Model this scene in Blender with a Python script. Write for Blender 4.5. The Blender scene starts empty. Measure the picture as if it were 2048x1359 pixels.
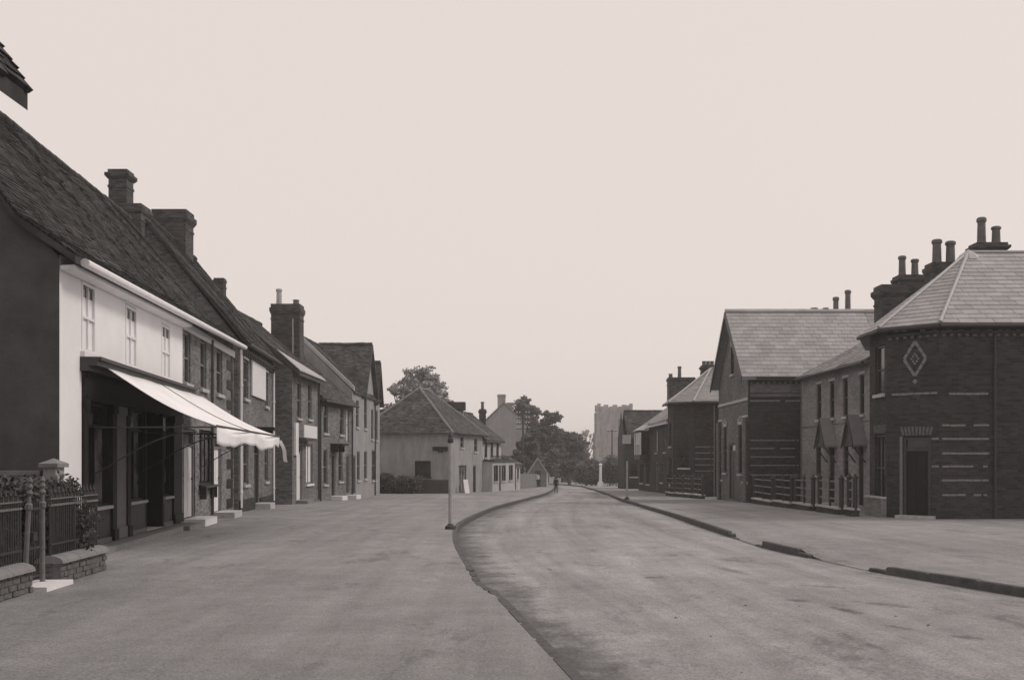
import bpy, bmesh, math, random
import numpy as np
from mathutils import Vector, Matrix

random.seed(7)
rng = np.random.default_rng(7)
SC = bpy.context.scene
COL = SC.collection
rad = math.radians

# ------------------------------------------------------------------ camera
EYE = 1.65                      # lens height above the pavement under it
FPX, CX, HZ = 2048.0, 1024.0, 917.0   # focal length, centre column and horizon row in photograph pixels
cam = bpy.data.cameras.new('camera')
cam.sensor_width = 36.0
cam.lens = 36.0
cam.shift_y = (HZ - 679.5) / 2048.0
cam.clip_start = 0.1
cam.clip_end = 6000
camo = bpy.data.objects.new('camera', cam)
camo.location = (0, 0, EYE)
camo.rotation_euler = (rad(90), 0, 0)
COL.objects.link(camo)
SC.camera = camo

# ------------------------------------------------------------------ sky and sun
SUN_EL, SUN_AZ = rad(46), rad(86)      # azimuth measured from +Y (up the street) towards +X
world = bpy.data.worlds.new('World')
SC.world = world
world.use_nodes = True
nt = world.node_tree
bg = nt.nodes['Background']
sky = nt.nodes.new('ShaderNodeTexSky')
sky.sky_type = 'NISHITA'
sky.sun_disc = False
sky.sun_elevation = SUN_EL
sky.sun_rotation = SUN_AZ
sky.air_density, sky.dust_density, sky.ozone_density = 1.0, 4.0, 1.0
bw = nt.nodes.new('ShaderNodeRGBToBW')
nt.links.new(sky.outputs[0], bw.inputs[0])
tint = nt.nodes.new('ShaderNodeMix'); tint.data_type = 'RGBA'; tint.blend_type = 'MULTIPLY'
tint.inputs[0].default_value = 1.0
nt.links.new(bw.outputs[0], tint.inputs[6])
tint.inputs[7].default_value = (1.10, .965, .89, 1)
mixn = nt.nodes.new('ShaderNodeMix'); mixn.data_type = 'RGBA'
mixn.inputs[0].default_value = 0.90     # nearly all cloud, a little of the clear sky's gradient left
nt.links.new(tint.outputs[2], mixn.inputs[6])
mixn.inputs[7].default_value = (8.02, 7.16, 6.76, 1)
nt.links.new(mixn.outputs[2], bg.inputs['Color'])
bg.inputs['Strength'].default_value = 0.106

sun = bpy.data.lights.new('sun', 'SUN')
sun.energy = 1.5
sun.angle = rad(14)
sun.color = (1.0, .93, .86)
suno = bpy.data.objects.new('sun', sun)
sd = Vector((math.sin(SUN_AZ) * math.cos(SUN_EL), math.cos(SUN_AZ) * math.cos(SUN_EL), math.sin(SUN_EL)))
suno.rotation_euler = sd.to_track_quat('Z', 'Y').to_euler()
suno.location = (30, 10, 40)
COL.objects.link(suno)

SC.view_settings.view_transform = 'Standard'
SC.view_settings.look = 'None'
SC.view_settings.exposure = 0.0
SC.view_settings.gamma = 1.0
SC.view_settings.use_curve_mapping = False
SC.cycles.max_bounces = 6
SC.cycles.diffuse_bounces = 3
SC.cycles.glossy_bounces = 3
SC.cycles.volume_bounces = 1
SC.cycles.transparent_max_bounces = 8

# ------------------------------------------------------------------ terrain height and pixel -> place
def P(Y):
    if Y < 15: return 0.0
    if Y < 35: return -.016 * (Y - 15) ** 2 / 40
    if Y < 210: return -.16 - .016 * (Y - 35)
    return -.16 - .016 * 175

def ray(px, py=HZ):
    return ((px - CX) / FPX, 1.0, -(py - HZ) / FPX)

def at(px, Y):                     # X of a column at a known distance
    return (px - CX) / FPX * Y

def zat(py, Y):                    # height of a row at a known distance
    return EYE - (py - HZ) / FPX * Y

# ------------------------------------------------------------------ materials
MATS = {}
def G(v, warm=0.0):
    return (v * (.995 + warm), v * .985, v * (1.005 - warm), 1)

def K(v):                          # a plain multiplier
    return (v, v, v, 1)

def base_mat(name, rough=.85, spec=.3):
    m = bpy.data.materials.new(name); m.use_nodes = True
    b = m.node_tree.nodes['Principled BSDF']
    b.inputs['Roughness'].default_value = rough
    b.inputs['Specular IOR Level'].default_value = spec
    MATS[name] = m
    return m, m.node_tree, b

def N(t, kind, **kw):
    n = t.nodes.new(kind)
    for k, v in kw.items():
        setattr(n, k, v)
    return n

def noise(t, scale, detail=4, rough=.6, vec=None):
    n = N(t, 'ShaderNodeTexNoise')
    n.inputs['Scale'].default_value = scale
    n.inputs['Detail'].default_value = detail
    n.inputs['Roughness'].default_value = rough
    if vec: t.links.new(vec, n.inputs['Vector'])
    return n.outputs['Fac']

def ramp(t, fac, stops):
    r = N(t, 'ShaderNodeValToRGB')
    e = r.color_ramp.elements
    while len(e) < len(stops): e.new(.5)
    for i, (p, c) in enumerate(stops):
        e[i].position = p
        e[i].color = c if isinstance(c, tuple) else G(c)
    t.links.new(fac, r.inputs[0])
    return r.outputs[0]

def mult(t, a, b, f=1.0, mode='MULTIPLY'):
    m = N(t, 'ShaderNodeMix'); m.data_type = 'RGBA'; m.blend_type = mode
    if isinstance(f, float): m.inputs[0].default_value = f
    else: t.links.new(f, m.inputs[0])
    for s, i in ((a, 6), (b, 7)):
        if isinstance(s, tuple): m.inputs[i].default_value = s
        else: t.links.new(s, m.inputs[i])
    return m.outputs[2]

def bump(t, b, h, dist, strength=1.0):
    n = N(t, 'ShaderNodeBump')
    n.inputs['Distance'].default_value = dist
    n.inputs['Strength'].default_value = strength
    t.links.new(h, n.inputs['Height'])
    t.links.new(n.outputs[0], b.inputs['Normal'])

def coords(t):
    return N(t, 'ShaderNodeNewGeometry').outputs['Position']

def plain(name, v, rough=.8, spec=.3, var=.25, scale=3.0, bumpd=0.0, fine=40, metal=0, warm=0.0):
    m, t, b = base_mat(name, rough, spec)
    p = coords(t)
    c = ramp(t, noise(t, scale, 6, .65, p), [(.25, G(v * (1 - var), warm)), (.75, G(v * (1 + var), warm))])
    t.links.new(c, b.inputs['Base Color'])
    b.inputs['Metallic'].default_value = metal
    if bumpd: bump(t, b, noise(t, fine, 5, .7, p), bumpd)
    return m

def brick_mat(name, v, var=.35, mortar=1.25, bw=.225, bh=.075):
    m, t, b = base_mat(name, .9, .2)
    uv = N(t, 'ShaderNodeUVMap').outputs[0]
    p = coords(t)
    br = N(t, 'ShaderNodeTexBrick')
    t.links.new(uv, br.inputs['Vector'])
    br.inputs['Scale'].default_value = 1.0
    br.inputs['Brick Width'].default_value = bw
    br.inputs['Row Height'].default_value = bh
    br.inputs['Mortar Size'].default_value = .006
    br.inputs['Mortar Smooth'].default_value = .2
    br.inputs['Color1'].default_value = G(v * (1 - var))
    br.inputs['Color2'].default_value = G(v * (1 + var))
    br.inputs['Mortar'].default_value = G(v * mortar)
    soot = ramp(t, noise(t, .55, 6, .7, p), [(.3, K(.62)), (.72, K(1.15))])
    c = mult(t, br.outputs['Color'], soot)
    t.links.new(c, b.inputs['Base Color'])
    bump(t, b, br.outputs['Fac'], -.006)
    return m

def render_mat(name, v, var=.12, stain=.8):
    m, t, b = base_mat(name, .9, .2)
    p = coords(t)
    mp = N(t, 'ShaderNodeMapping'); mp.inputs['Scale'].default_value = (1.6, 1.6, .35)
    t.links.new(p, mp.inputs[0])
    c = ramp(t, noise(t, .8, 7, .7, p), [(.3, G(v * (1 - var))), (.7, G(v * (1 + var)))])
    st = ramp(t, noise(t, 1.4, 6, .7, mp.outputs[0]), [(.35, K(stain)), (.6, K(1.0))])
    t.links.new(mult(t, c, st), b.inputs['Base Color'])
    bump(t, b, noise(t, 25, 5, .7, p), .006)
    return m

def tile_mat(name, v, var=.5, obj_random=False, rough=.85, spec=.25, lichen=.5):
    m, t, b = base_mat(name, rough, spec)
    p = coords(t)
    if obj_random:
        fac = N(t, 'ShaderNodeObjectInfo').outputs['Random']
    else:
        a = N(t, 'ShaderNodeAttribute'); a.attribute_name = 'tone'
        fac = a.outputs['Fac']
    c = ramp(t, fac, [(0, v * (1 - var)), (1, v * (1 + var))])
    li = ramp(t, noise(t, 1.1, 7, .75, p), [(.35, K(1 - lichen * .5)), (.7, K(1 + lichen))])
    t.links.new(mult(t, c, li), b.inputs['Base Color'])
    bump(t, b, noise(t, 60, 4, .7, p), .004)
    return m

def ground_mat(name, v, seed, gutter=False, stains=()):
    m, t, b = base_mat(name, .92, .22)
    p = coords(t)
    off = N(t, 'ShaderNodeMapping'); off.inputs['Location'].default_value = (seed * 7.1, seed * 3.3, 0)
    t.links.new(p, off.inputs[0]); q = off.outputs[0]
    wide = ramp(t, noise(t, .16, 6, .62, q), [(.3, G(v * .8)), (.68, G(v * 1.14))])
    mid = ramp(t, noise(t, 1.3, 7, .72, q), [(.3, K(.82)), (.7, K(1.12))])
    grit = ramp(t, noise(t, 38, 4, .8, q), [(.30, K(.5)), (.5, K(1.0)), (.72, K(1.4))])
    c = mult(t, mult(t, wide, mid), grit)
    c = mult(t, c, ramp(t, noise(t, 7, 8, .8, q), [(.30, K(.84)), (.5, K(1.0)), (.72, K(1.10))]))
    # dried mud, drips and worn patches, long in the direction of travel
    st = N(t, 'ShaderNodeMapping'); st.inputs['Scale'].default_value = (1.0, .42, 1); st.inputs['Rotation'].default_value = (0, 0, rad(14))
    t.links.new(q, st.inputs[0])
    blot = ramp(t, noise(t, .85, 8, .78, st.outputs[0]), [(.56, K(1.0)), (.68, K(.55))])
    c = mult(t, c, blot)
    if gutter:                     # silt lying along the kerb; UV.x is the distance from it
        sx = N(t, 'ShaderNodeSeparateXYZ'); t.links.new(N(t, 'ShaderNodeUVMap').outputs[0], sx.inputs[0])
        mr = N(t, 'ShaderNodeMapRange'); t.links.new(sx.outputs[0], mr.inputs[0]); mr.inputs[1].default_value = 0; mr.inputs[2].default_value = 1.3; mr.inputs[3].default_value = .34; mr.inputs[4].default_value = -.2
        ad = N(t, 'ShaderNodeMath'); ad.operation = 'ADD'; t.links.new(mr.outputs[0], ad.inputs[0]); t.links.new(noise(t, 1.6, 7, .75, q), ad.inputs[1])
        c = mult(t, c, ramp(t, ad.outputs[0], [(.55, K(1.0)), (.80, K(.45))]))
    for (pts, wid, k) in stains:       # smears of mud: noise broken bands along given lines on the ground
        for pa, pb in zip(pts[:-1], pts[1:]):
            L = math.hypot(pb[0] - pa[0], pb[1] - pa[1]); an = math.atan2(pb[1] - pa[1], pb[0] - pa[0])
            mx, my = (pa[0] + pb[0]) / 2, (pa[1] + pb[1]) / 2
            mp = N(t, 'ShaderNodeMapping'); mp.vector_type = 'TEXTURE'
            mp.inputs['Location'].default_value = (mx, my, 0); mp.inputs['Rotation'].default_value = (0, 0, an); mp.inputs['Scale'].default_value = (L * .62, wid, 1e4)
            t.links.new(p, mp.inputs[0])
            ln = N(t, 'ShaderNodeVectorMath'); ln.operation = 'LENGTH'; t.links.new(mp.outputs[0], ln.inputs[0])
            mr = N(t, 'ShaderNodeMapRange'); t.links.new(ln.outputs['Value'], mr.inputs[0]); mr.inputs[1].default_value = 0; mr.inputs[2].default_value = 1.0; mr.inputs[3].default_value = .26; mr.inputs[4].default_value = -.30
            ad = N(t, 'ShaderNodeMath'); ad.operation = 'ADD'; t.links.new(mr.outputs[0], ad.inputs[0]); t.links.new(noise(t, 5.5, 8, .8, q), ad.inputs[1])
            c = mult(t, c, ramp(t, ad.outputs[0], [(.52, K(1.0)), (.63, K(k))]))
    tr = N(t, 'ShaderNodeMapping'); tr.inputs['Scale'].default_value = (2.2, .10, 1); tr.inputs['Rotation'].default_value = (0, 0, rad(4))
    t.links.new(q, tr.inputs[0])
    c = mult(t, c, ramp(t, noise(t, .9, 5, .6, tr.outputs[0]), [(.35, K(.88)), (.65, K(1.08))]))
    if gutter:                     # wheel tracks and sweepings that follow the bend of the road
        um = N(t, 'ShaderNodeMapping'); um.inputs['Scale'].default_value = (1.5, .045, 1); t.links.new(N(t, 'ShaderNodeUVMap').outputs[0], um.inputs[0])
        c = mult(t, c, ramp(t, noise(t, 1.0, 7, .68, um.outputs[0]), [(.34, K(.80)), (.50, K(1.0)), (.66, K(1.10))]))
        u2 = N(t, 'ShaderNodeMapping'); u2.inputs['Scale'].default_value = (5.0, .22, 1); t.links.new(N(t, 'ShaderNodeUVMap').outputs[0], u2.inputs[0])
        c = mult(t, c, ramp(t, noise(t, 1.0, 8, .75, u2.outputs[0]), [(.30, K(.72)), (.42, K(1.0))]))
    t.links.new(c, b.inputs['Base Color'])
    add = N(t, 'ShaderNodeMath'); add.operation = 'ADD'
    t.links.new(noise(t, 45, 4, .8, q), add.inputs[0])
    t.links.new(noise(t, 4, 5, .7, q), add.inputs[1])
    bump(t, b, add.outputs[0], .010)
    return m

def leaf_mat(name, v):
    m, t, b = base_mat(name, .6, .3)
    a = N(t, 'ShaderNodeAttribute'); a.attribute_name = 'tone'
    c = ramp(t, a.outputs['Fac'], [(0, v * .5), (1, v * 1.6)])
    t.links.new(c, b.inputs['Base Color'])
    b.inputs['Subsurface Weight'].default_value = 0
    return m

def gpt(px, py):                   # the place on the road under a pixel of the near stretch
    Y = (EYE + .11) * FPX / (py - HZ); return (at(px, Y), Y)
SMEARS = [([gpt(1540, 1196), gpt(1640, 1210), gpt(1750, 1240)], .24, .5), ([gpt(1740, 1250), gpt(1860, 1270), gpt(2010, 1288)], .26, .6),
          ([gpt(1265, 1156), gpt(1335, 1158)], .30, .55), ([gpt(1380, 1122), gpt(1560, 1168), gpt(1730, 1182)], .35, .68), ([gpt(1490, 1078), gpt(1640, 1112)], .4, .6), ([gpt(1660, 1200), gpt(1900, 1228)], .3, .66)]
road_m = ground_mat('road_surface', .30, 1, True, SMEARS)
pave_m = ground_mat('pavement_surface', .262, 5)
earth_m = ground_mat('earth', .14, 9)
kerb_m = plain('kerb_stone', .10, .9, .2, .35, 5, .008)
tile_m = tile_mat('clay_tile', .044, .65, lichen=.8)
tile2_m = tile_mat('clay_tile_worn', .064, .55, lichen=.7)
slate_m = tile_mat('roof_slate', .27, .13, True, .5, .5, .25)
slatej_m = tile_mat('roof_slate_course', .21, .22, False, .5, .5, .3)
lead_m = plain('lead_sheet', .33, .5, .5, .15, 4)
white_m = plain('white_limewash', .76, .9, .15, .07, .9, .004, 30)
whitep_m = plain('white_paint', .72, .5, .4, .08, 6)
cream_m = plain('stone_dressing', .42, .8, .3, .2, 6, .004)
dark_plaster_m = plain('dark_plaster', .075, .8, .3, .3, 2, .006)
brick_l = brick_mat('brown_brick', .20)
brick_l3 = brick_mat('red_brick', .18)
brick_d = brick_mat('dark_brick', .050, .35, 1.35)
brick_hall = brick_mat('dark_hall_brick', .050, .35, 1.3)  # hall side wall only, a darker tone than its front
brick_p = brick_mat('pale_gault_brick', .26, .2, 1.05)
brick_pd = brick_mat('mid_brick', .155, .25, 1.1)  # mid brick tone: hall street front and trim, terrace string course
brick_c = brick_mat('sooty_chimney_brick', .085, .4, 1.3)
palebrick_m = plain('pale_brick', .21, .85, .2, .35, 14, .004)
garden_b = plain('garden_brick', .12, .9, .2, .45, 9, .008)
mortar_m = plain('mortar', .16, .95, .1, .2, 6, .004)
cement_m = plain('cement_coping', .20, .9, .2, .25, 5, .008)
grey_render = render_mat('grey_render', .34, .14, .75)
pale_render = render_mat('pale_render', .46, .1, .82)
mid_render = render_mat('drab_render', .31, .12, .8)
stone_m = render_mat('flint_and_stone', .36, .25, .75)
dark_wood = plain('dark_paint', .013, .6, .25, .3, 5)
brown_wood = plain('brown_painted_wood', .048, .55, .4, .3, 5)
grey_paint = plain('grey_painted_panel', .16, .6, .4, .2, 5)
iron_m = plain('black_iron', .030, .55, .5, .3, 20)
ironp_m = plain('painted_iron_post', .13, .6, .4, .3, 9)
canvas_m = plain('awning_canvas', .78, .9, .1, .10, 1.6, .006, 5)
pot_m = plain('clay_chimney_pot', .13, .85, .2, .3, 6)
potp_m = plain('buff_chimney_pot', .40, .85, .2, .2, 6)
post_m = plain('pale_post_paint', .33, .6, .4, .2, 4)
wood_m = plain('weathered_fence_board', .19, .9, .2, .35, 3, .004)
bark_m = plain('bark', .06, .95, .1, .4, 5, .01)
leaf_d = leaf_mat('dark_foliage', .070)
leaf_m = leaf_mat('mid_foliage', .095)
leaf_p = leaf_mat('pale_foliage', .19)
leaf_g = leaf_mat('garden_foliage', .045)
skin_m = plain('skin', .34, .6, .3, .06, 10)
cloth_d = plain('dark_cloth', .035, .9, .1, .3, 20)
cloth_w = plain('white_cloth', .7, .9, .1, .06, 20)
hair_m = plain('dark_hair', .025, .6, .3, .2, 30)
mud_m = plain('dried_mud', .14, .95, .1, .4, 14, .006)

def glass_mat(name, v, rough, var=.0):
    m, t, b = base_mat(name, rough, .5)
    p = coords(t)
    c = ramp(t, noise(t, 1.7, 3, .5, p), [(.35, G(v * (1 - var))), (.65, G(v * (1 + var)))])
    t.links.new(c, b.inputs['Base Color'])
    bump(t, b, noise(t, 3.5, 2, .5, p), .004, .5)
    return m
glass_m = glass_mat('window_glass', .022, .08, .5)
net_m = glass_mat('glass_over_net_curtain', .16, .15, .6)
blind_m = glass_mat('glass_over_white_blind', .84, .3, .04)

# ------------------------------------------------------------------ mesh builder
class MB:
    def __init__(s):
        s.v, s.f, s.uv, s.tone = [], [], [], []
    def face(s, pts, uv=None, tone=.5):
        i = len(s.v)
        s.v += [tuple(p) for p in pts]
        s.f.append(list(range(i, i + len(pts))))
        s.uv.append(uv if uv else auto_uv(pts))
        s.tone.append(tone)
    def hexa(s, b, t):             # four bottom points, four top points (same order)
        s.face(b[::-1]); s.face(t)
        for k in range(4):
            j = (k + 1) % 4
            s.face([b[k], b[j], t[j], t[k]])
        return s
    def fbox(s, F, u0, u1, w0, w1, z0, z1):
        b = [F.pt(u0, w0, z0), F.pt(u1, w0, z0), F.pt(u1, w1, z0), F.pt(u0, w1, z0)]
        t = [F.pt(u0, w0, z1), F.pt(u1, w0, z1), F.pt(u1, w1, z1), F.pt(u0, w1, z1)]
        return s.hexa(b, t)
    def tube(s, a, b, r0, r1=None, n=8, caps=True):
        r1 = r0 if r1 is None else r1
        a, b = Vector(a), Vector(b)
        d = (b - a).normalized()
        x = d.orthogonal().normalized(); y = d.cross(x)
        A = [a + (x * math.cos(q) + y * math.sin(q)) * r0 for q in (2 * math.pi * k / n for k in range(n))]
        B = [b + (x * math.cos(q) + y * math.sin(q)) * r1 for q in (2 * math.pi * k / n for k in range(n))]
        for k in range(n):
            j = (k + 1) % n
            s.face([A[k], A[j], B[j], B[k]])
        if caps:
            s.face(A[::-1]); s.face(B)
        return s
    def path(s, pts, r, n=6):
        for a, b in zip(pts[:-1], pts[1:]):
            s.tube(a, b, r, r, n)
        return s
    def lathe(s, c, prof, n=10):   # prof: list of (radius, z) above c
        rings = []
        for r, z in prof:
            rings.append([(c[0] + r * math.cos(2 * math.pi * k / n), c[1] + r * math.sin(2 * math.pi * k / n), c[2] + z) for k in range(n)])
        for A, B in zip(rings[:-1], rings[1:]):
            for k in range(n):
                j = (k + 1) % n
                s.face([A[k], A[j], B[j], B[k]])
        s.face(rings[0][::-1]); s.face(rings[-1])
        return s
    def build(s, name, mat, parent=None, origin=None, kind=None, label=None, smooth=False):
        o = Vector(origin) if origin is not None else Vector((0, 0, 0))
        me = bpy.data.meshes.new(name)
        me.from_pydata([(p[0] - o.x, p[1] - o.y, p[2] - o.z) for p in s.v], [], s.f)
        ul = me.uv_layers.new(name='UVMap')
        flat = [c for f in s.uv for p in f for c in p]
        ul.data.foreach_set('uv', flat)
        at_ = me.attributes.new('tone', 'FLOAT', 'FACE')
        at_.data.foreach_set('value', s.tone)
        me.materials.append(mat)
        if smooth:
            bm = bmesh.new(); bm.from_mesh(me); bmesh.ops.remove_doubles(bm, verts=bm.verts, dist=.0005); bm.to_mesh(me); bm.free()
            me.polygons.foreach_set('use_smooth', [True] * len(me.polygons))
        me.update()
        ob = bpy.data.objects.new(name, me)
        COL.objects.link(ob)
        if parent is not None: ob.parent = parent
        else: ob.location = o
        if kind: ob['kind'] = kind
        if label: ob['label'] = label
        return ob

def auto_uv(pts):
    p = [Vector(q) for q in pts]
    n = (p[1] - p[0]).cross(p[2] - p[0])
    if n.length < 1e-9: return [(0, 0)] * len(p)
    n.normalize()
    if abs(n.z) > .8:
        return [(q.x, q.y) for q in p]
    h = Vector((-n.y, n.x, 0)).normalized()
    return [(q.dot(h), q.z) for q in p]

class Fr:                         # a vertical facade: u along it, w outwards, z up
    def __init__(s, p0, p1, side=1):
        s.o = Vector((p0[0], p0[1], 0)); d = Vector((p1[0] - p0[0], p1[1] - p0[1], 0))
        s.len = d.length; s.d = d.normalized()
        s.n = Vector((s.d.y, -s.d.x, 0)) * side
    def pt(s, u, w, z):
        q = s.o + s.d * u + s.n * w
        return (q.x, q.y, z)
    def hit(s, px, py=HZ, w=0.0):
        r = Vector(ray(px, py)); c = Vector((0, 0, EYE))
        t = ((s.o - Vector((0, 0, 0))).dot(s.n) + w) / r.dot(s.n)
        q = c + r * t
        return (q - s.o).dot(s.d), q.z
    def op(s, px0, px1, py0, py1, kind='win', maxw=None, **kw):
        a, b = s.hit(px0)[0], s.hit(px1)[0]
        u0, u1 = min(a, b), max(a, b)
        pm = (px0 + px1) / 2
        z1, z0 = s.hit(pm, py0)[1], s.hit(pm, py1)[1]
        if maxw and u1 - u0 > maxw:
            m = (u0 + u1) / 2; u0, u1 = m - maxw / 2, m + maxw / 2
        d = dict(u0=u0, u1=u1, z0=z0, z1=z1, kind=kind); d.update(kw)
        return d

class Thing:
    def __init__(s, name, label, cat, loc, group=None):
        s.e = bpy.data.objects.new(name, None); COL.objects.link(s.e)
        s.loc = Vector(loc); s.e.location = s.loc
        s.e['label'] = label; s.e['category'] = cat
        if group: s.e['group'] = group
    def part(s, name, mb, mat, parent=None, **kw):
        return mb.build(name, mat, parent or s.e, s.loc, **kw)
    def copy(s, name, mesh, mat_world, parent=None):
        ob = bpy.data.objects.new(name, mesh); COL.objects.link(ob)
        ob.parent = parent or s.e
        ob.matrix_basis = Matrix.Translation(-s.loc) @ mat_world
        return ob

def unit_mesh(name, mb, mat):
    me = bpy.data.meshes.new(name)
    me.from_pydata(mb.v, [], mb.f); me.materials.append(mat); me.update()
    return me
_b = MB().hexa([(-.5, -.5, -.5), (.5, -.5, -.5), (.5, .5, -.5), (-.5, .5, -.5)], [(-.5, -.5, .5), (.5, -.5, .5), (.5, .5, .5), (-.5, .5, .5)])
def worn_brick(mat, name):         # a brick with slightly worn arrises: 8 + 8 corner points
    bm = bmesh.new(); bmesh.ops.create_cube(bm, size=1.0)
    bmesh.ops.bevel(bm, geom=bm.edges[:], offset=.06, segments=1, affect='EDGES')
    me = bpy.data.meshes.new(name); bm.to_mesh(me); bm.free(); me.materials.append(mat); return me
BRICK_PALE = worn_brick(palebrick_m, 'pale_brick')
BRICK_GARDEN = worn_brick(garden_b, 'brick')
BRICK_STONE = worn_brick(kerb_m, 'kerb_stone')
BRICK_QUOIN = worn_brick(dark_wood, 'quoin')
BRICK_CREAM = worn_brick(cream_m, 'stone_block')
BAR = unit_mesh('bar', MB().tube((0, 0, 0), (0, 0, 1), 1, 1, 6), iron_m)
SLATE = unit_mesh('slate', MB().hexa([(-.5, 0, -.004), (.5, 0, -.004), (.5, 1, -.008), (-.5, 1, -.008)], [(-.5, 0, .012), (.5, 0, .012), (.5, 1, .001), (-.5, 1, .001)]), slate_m)

def mframe(F, u, w, z, su, sw, sz, roll=0):
    M = Matrix((( F.d.x, F.n.x, 0, 0), (F.d.y, F.n.y, 0, 0), (0, 0, 1, 0), (0, 0, 0, 1)))
    return Matrix.Translation(F.pt(u, w, z)) @ M @ Matrix.Rotation(roll, 4, 'Y') @ Matrix.Diagonal((su, sw, sz, 1))

# ------------------------------------------------------------------ walls, windows, doors
def wall_front(F, u0, u1, z0, za, zb, ops, depth=.14, mb=None):
    mb = mb or MB()
    us = sorted({u0, u1, *[o['u0'] for o in ops], *[o['u1'] for o in ops]})
    zt = min(za, zb)
    zs = sorted({z0, zt, *[o['z0'] for o in ops], *[min(o['z1'], zt - .02) for o in ops]})
    top = lambda u: za + (zb - za) * (u - u0) / (u1 - u0)
    for i in range(len(us) - 1):
        for j in range(len(zs) - 1):
            a, b, c, d = us[i], us[i + 1], zs[j], zs[j + 1]
            um, zm = (a + b) / 2, (c + d) / 2
            if any(o['u0'] < um < o['u1'] and o['z0'] < zm < o['z1'] for o in ops): continue
            q = [(a, c), (b, c), (b, top(b) if d == zt else d), (a, top(a) if d == zt else d)]
            mb.face([F.pt(u, 0, z) for u, z in q], q)
    for o in ops:
        a, b, c, d = o['u0'], o['u1'], o['z0'], min(o['z1'], zt - .02)
        dd = o.get('deep', depth)
        for (p, q) in (((a, c), (b, c)), ((b, c), (b, d)), ((b, d), (a, d)), ((a, d), (a, c))):
            mb.face([F.pt(p[0], 0, p[1]), F.pt(q[0], 0, q[1]), F.pt(q[0], -dd, q[1]), F.pt(p[0], -dd, p[1])])
    return mb

def make_window(T, F, o, frame=whitep_m):
    fm = o.get('frame', frame)
    a, b, c, d = o['u0'] + .002, o['u1'] - .002, o['z0'] + .002, o['z1'] - .022
    fw = o.get('fw', .055); rc = o.get('rec', 0.0); wf, wb = -.045 + rc, -.12 + rc
    mb = MB()
    mb.fbox(F, a, a + fw, wb, wf, c, d); mb.fbox(F, b - fw, b, wb, wf, c, d)
    mb.fbox(F, a + fw, b - fw, wb, wf - .002, c, c + fw); mb.fbox(F, a + fw, b - fw, wb, wf - .002, d - fw, d)
    sashes = o.get('sash', 2)
    cols, rows = o.get('cols', 1), o.get('rows', 1)
    ia, ib, ic, id_ = a + fw, b - fw, c + fw, d - fw
    zs = [ic + (id_ - ic) * k / sashes for k in range(sashes + 1)]
    for k in range(1, sashes):
        mb.fbox(F, ia, ib, wb, wf - .006, zs[k] - .022, zs[k] + .022)
    for k in range(sashes):
        for i in range(1, cols):
            u = ia + (ib - ia) * i / cols
            mb.fbox(F, u - .013, u + .013, wb + .01, wf - .012, zs[k] + .022, zs[k + 1] - .022)
        for j in range(1, rows):
            z = zs[k] + (zs[k + 1] - zs[k]) * j / rows
            mb.fbox(F, ia, ib, wb + .01, wf - .016, z - .012, z + .012)
    win = T.part('window', mb, fm)
    glz = o.get('glass', glass_m)
    for k in range(sashes):
        g = glz[k] if isinstance(glz, (list, tuple)) else glz
        T.part('pane', MB().fbox(F, ia, ib, -.100 + rc, -.092 + rc, zs[k] + .02, zs[k + 1] - .02), g, win)
    if o.get('blindtop'):          # the dark gap above a drawn-up white blind
        T.part('pane', MB().fbox(F, ia, ib, -.091 + rc, -.086 + rc, id_ - o['blindtop'], id_), glass_m, win)
    if o.get('sill', True):
        T.part('sill', MB().fbox(F, a - .07, b + .07, .002, .075, c - .10, c - .002), o.get('sillmat', cream_m), win)
    if o.get('lintel'):
        T.part('lintel', MB().fbox(F, a - .09, b + .09, .002, .018, d + .03, d + .03 + o['lintel']), o.get('linmat', cream_m), win)
    return win

def make_door(T, F, o):
    a, b, c, d = o['u0'] + .002, o['u1'] - .002, o['z0'] + .002, o['z1'] - .022
    m = o.get('mat', dark_wood); fm = o.get('frame', whitep_m); fw = .08
    wf, wb = -.03, -.13
    mb = MB()
    zt = d - (.38 if o.get('fan', True) else 0)
    mb.fbox(F, a + fw, b - fw, wb + .01, wb + .05, c + .01, zt - .03)
    for (x0, x1, y0, y1) in ((.1, .45, .06, .42), (.55, .9, .06, .42), (.1, .45, .5, .94), (.55, .9, .5, .94)):
        W, Hh = b - a - 2 * fw, zt - c
        mb.fbox(F, a + fw + W * x0, a + fw + W * x1, wb + .05, wb + .062, c + Hh * y0, c + Hh * y1)
    dr = T.part('door', mb, m)
    fr = MB()
    fr.fbox(F, a, a + fw, wb, wf, c, d); fr.fbox(F, b - fw, b, wb, wf, c, d)
    fr.fbox(F, a + fw, b - fw, wb, wf - .003, d - fw, d)
    if zt < d: fr.fbox(F, a + fw, b - fw, wb, wf - .003, zt - .03, zt + .03)
    T.part('door_frame', fr, fm, dr)
    if zt < d: T.part('fanlight', MB().fbox(F, a + fw, b - fw, -.1, -.09, zt + .03, d - fw), glass_m, dr)
    T.part('handle', MB().lathe(F.pt(b - fw - .09, wb + .085, c + 1.0), [(.01, -.03), (.03, -.02), (.03, .02), (.01, .03)], 8), iron_m, dr)
    if o.get('step'):
        st = o['step']
        T.part('step', MB().fbox(F, a - .12, b + .12, .004, st[0], P(F.pt(a, 0, 0)[1]) - .1, P(F.pt(a, 0, 0)[1]) + st[1]), o.get('stepmat', cream_m), dr)
    return dr

DEFAULT_FRAME = None
def fill(T, F, ops, **kw):
    for o in ops:
        if DEFAULT_FRAME is not None: o.setdefault('frame', DEFAULT_FRAME)
        if o['kind'] == 'win': make_window(T, F, o, **kw)
        elif o['kind'] == 'door': make_door(T, F, o)

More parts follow.
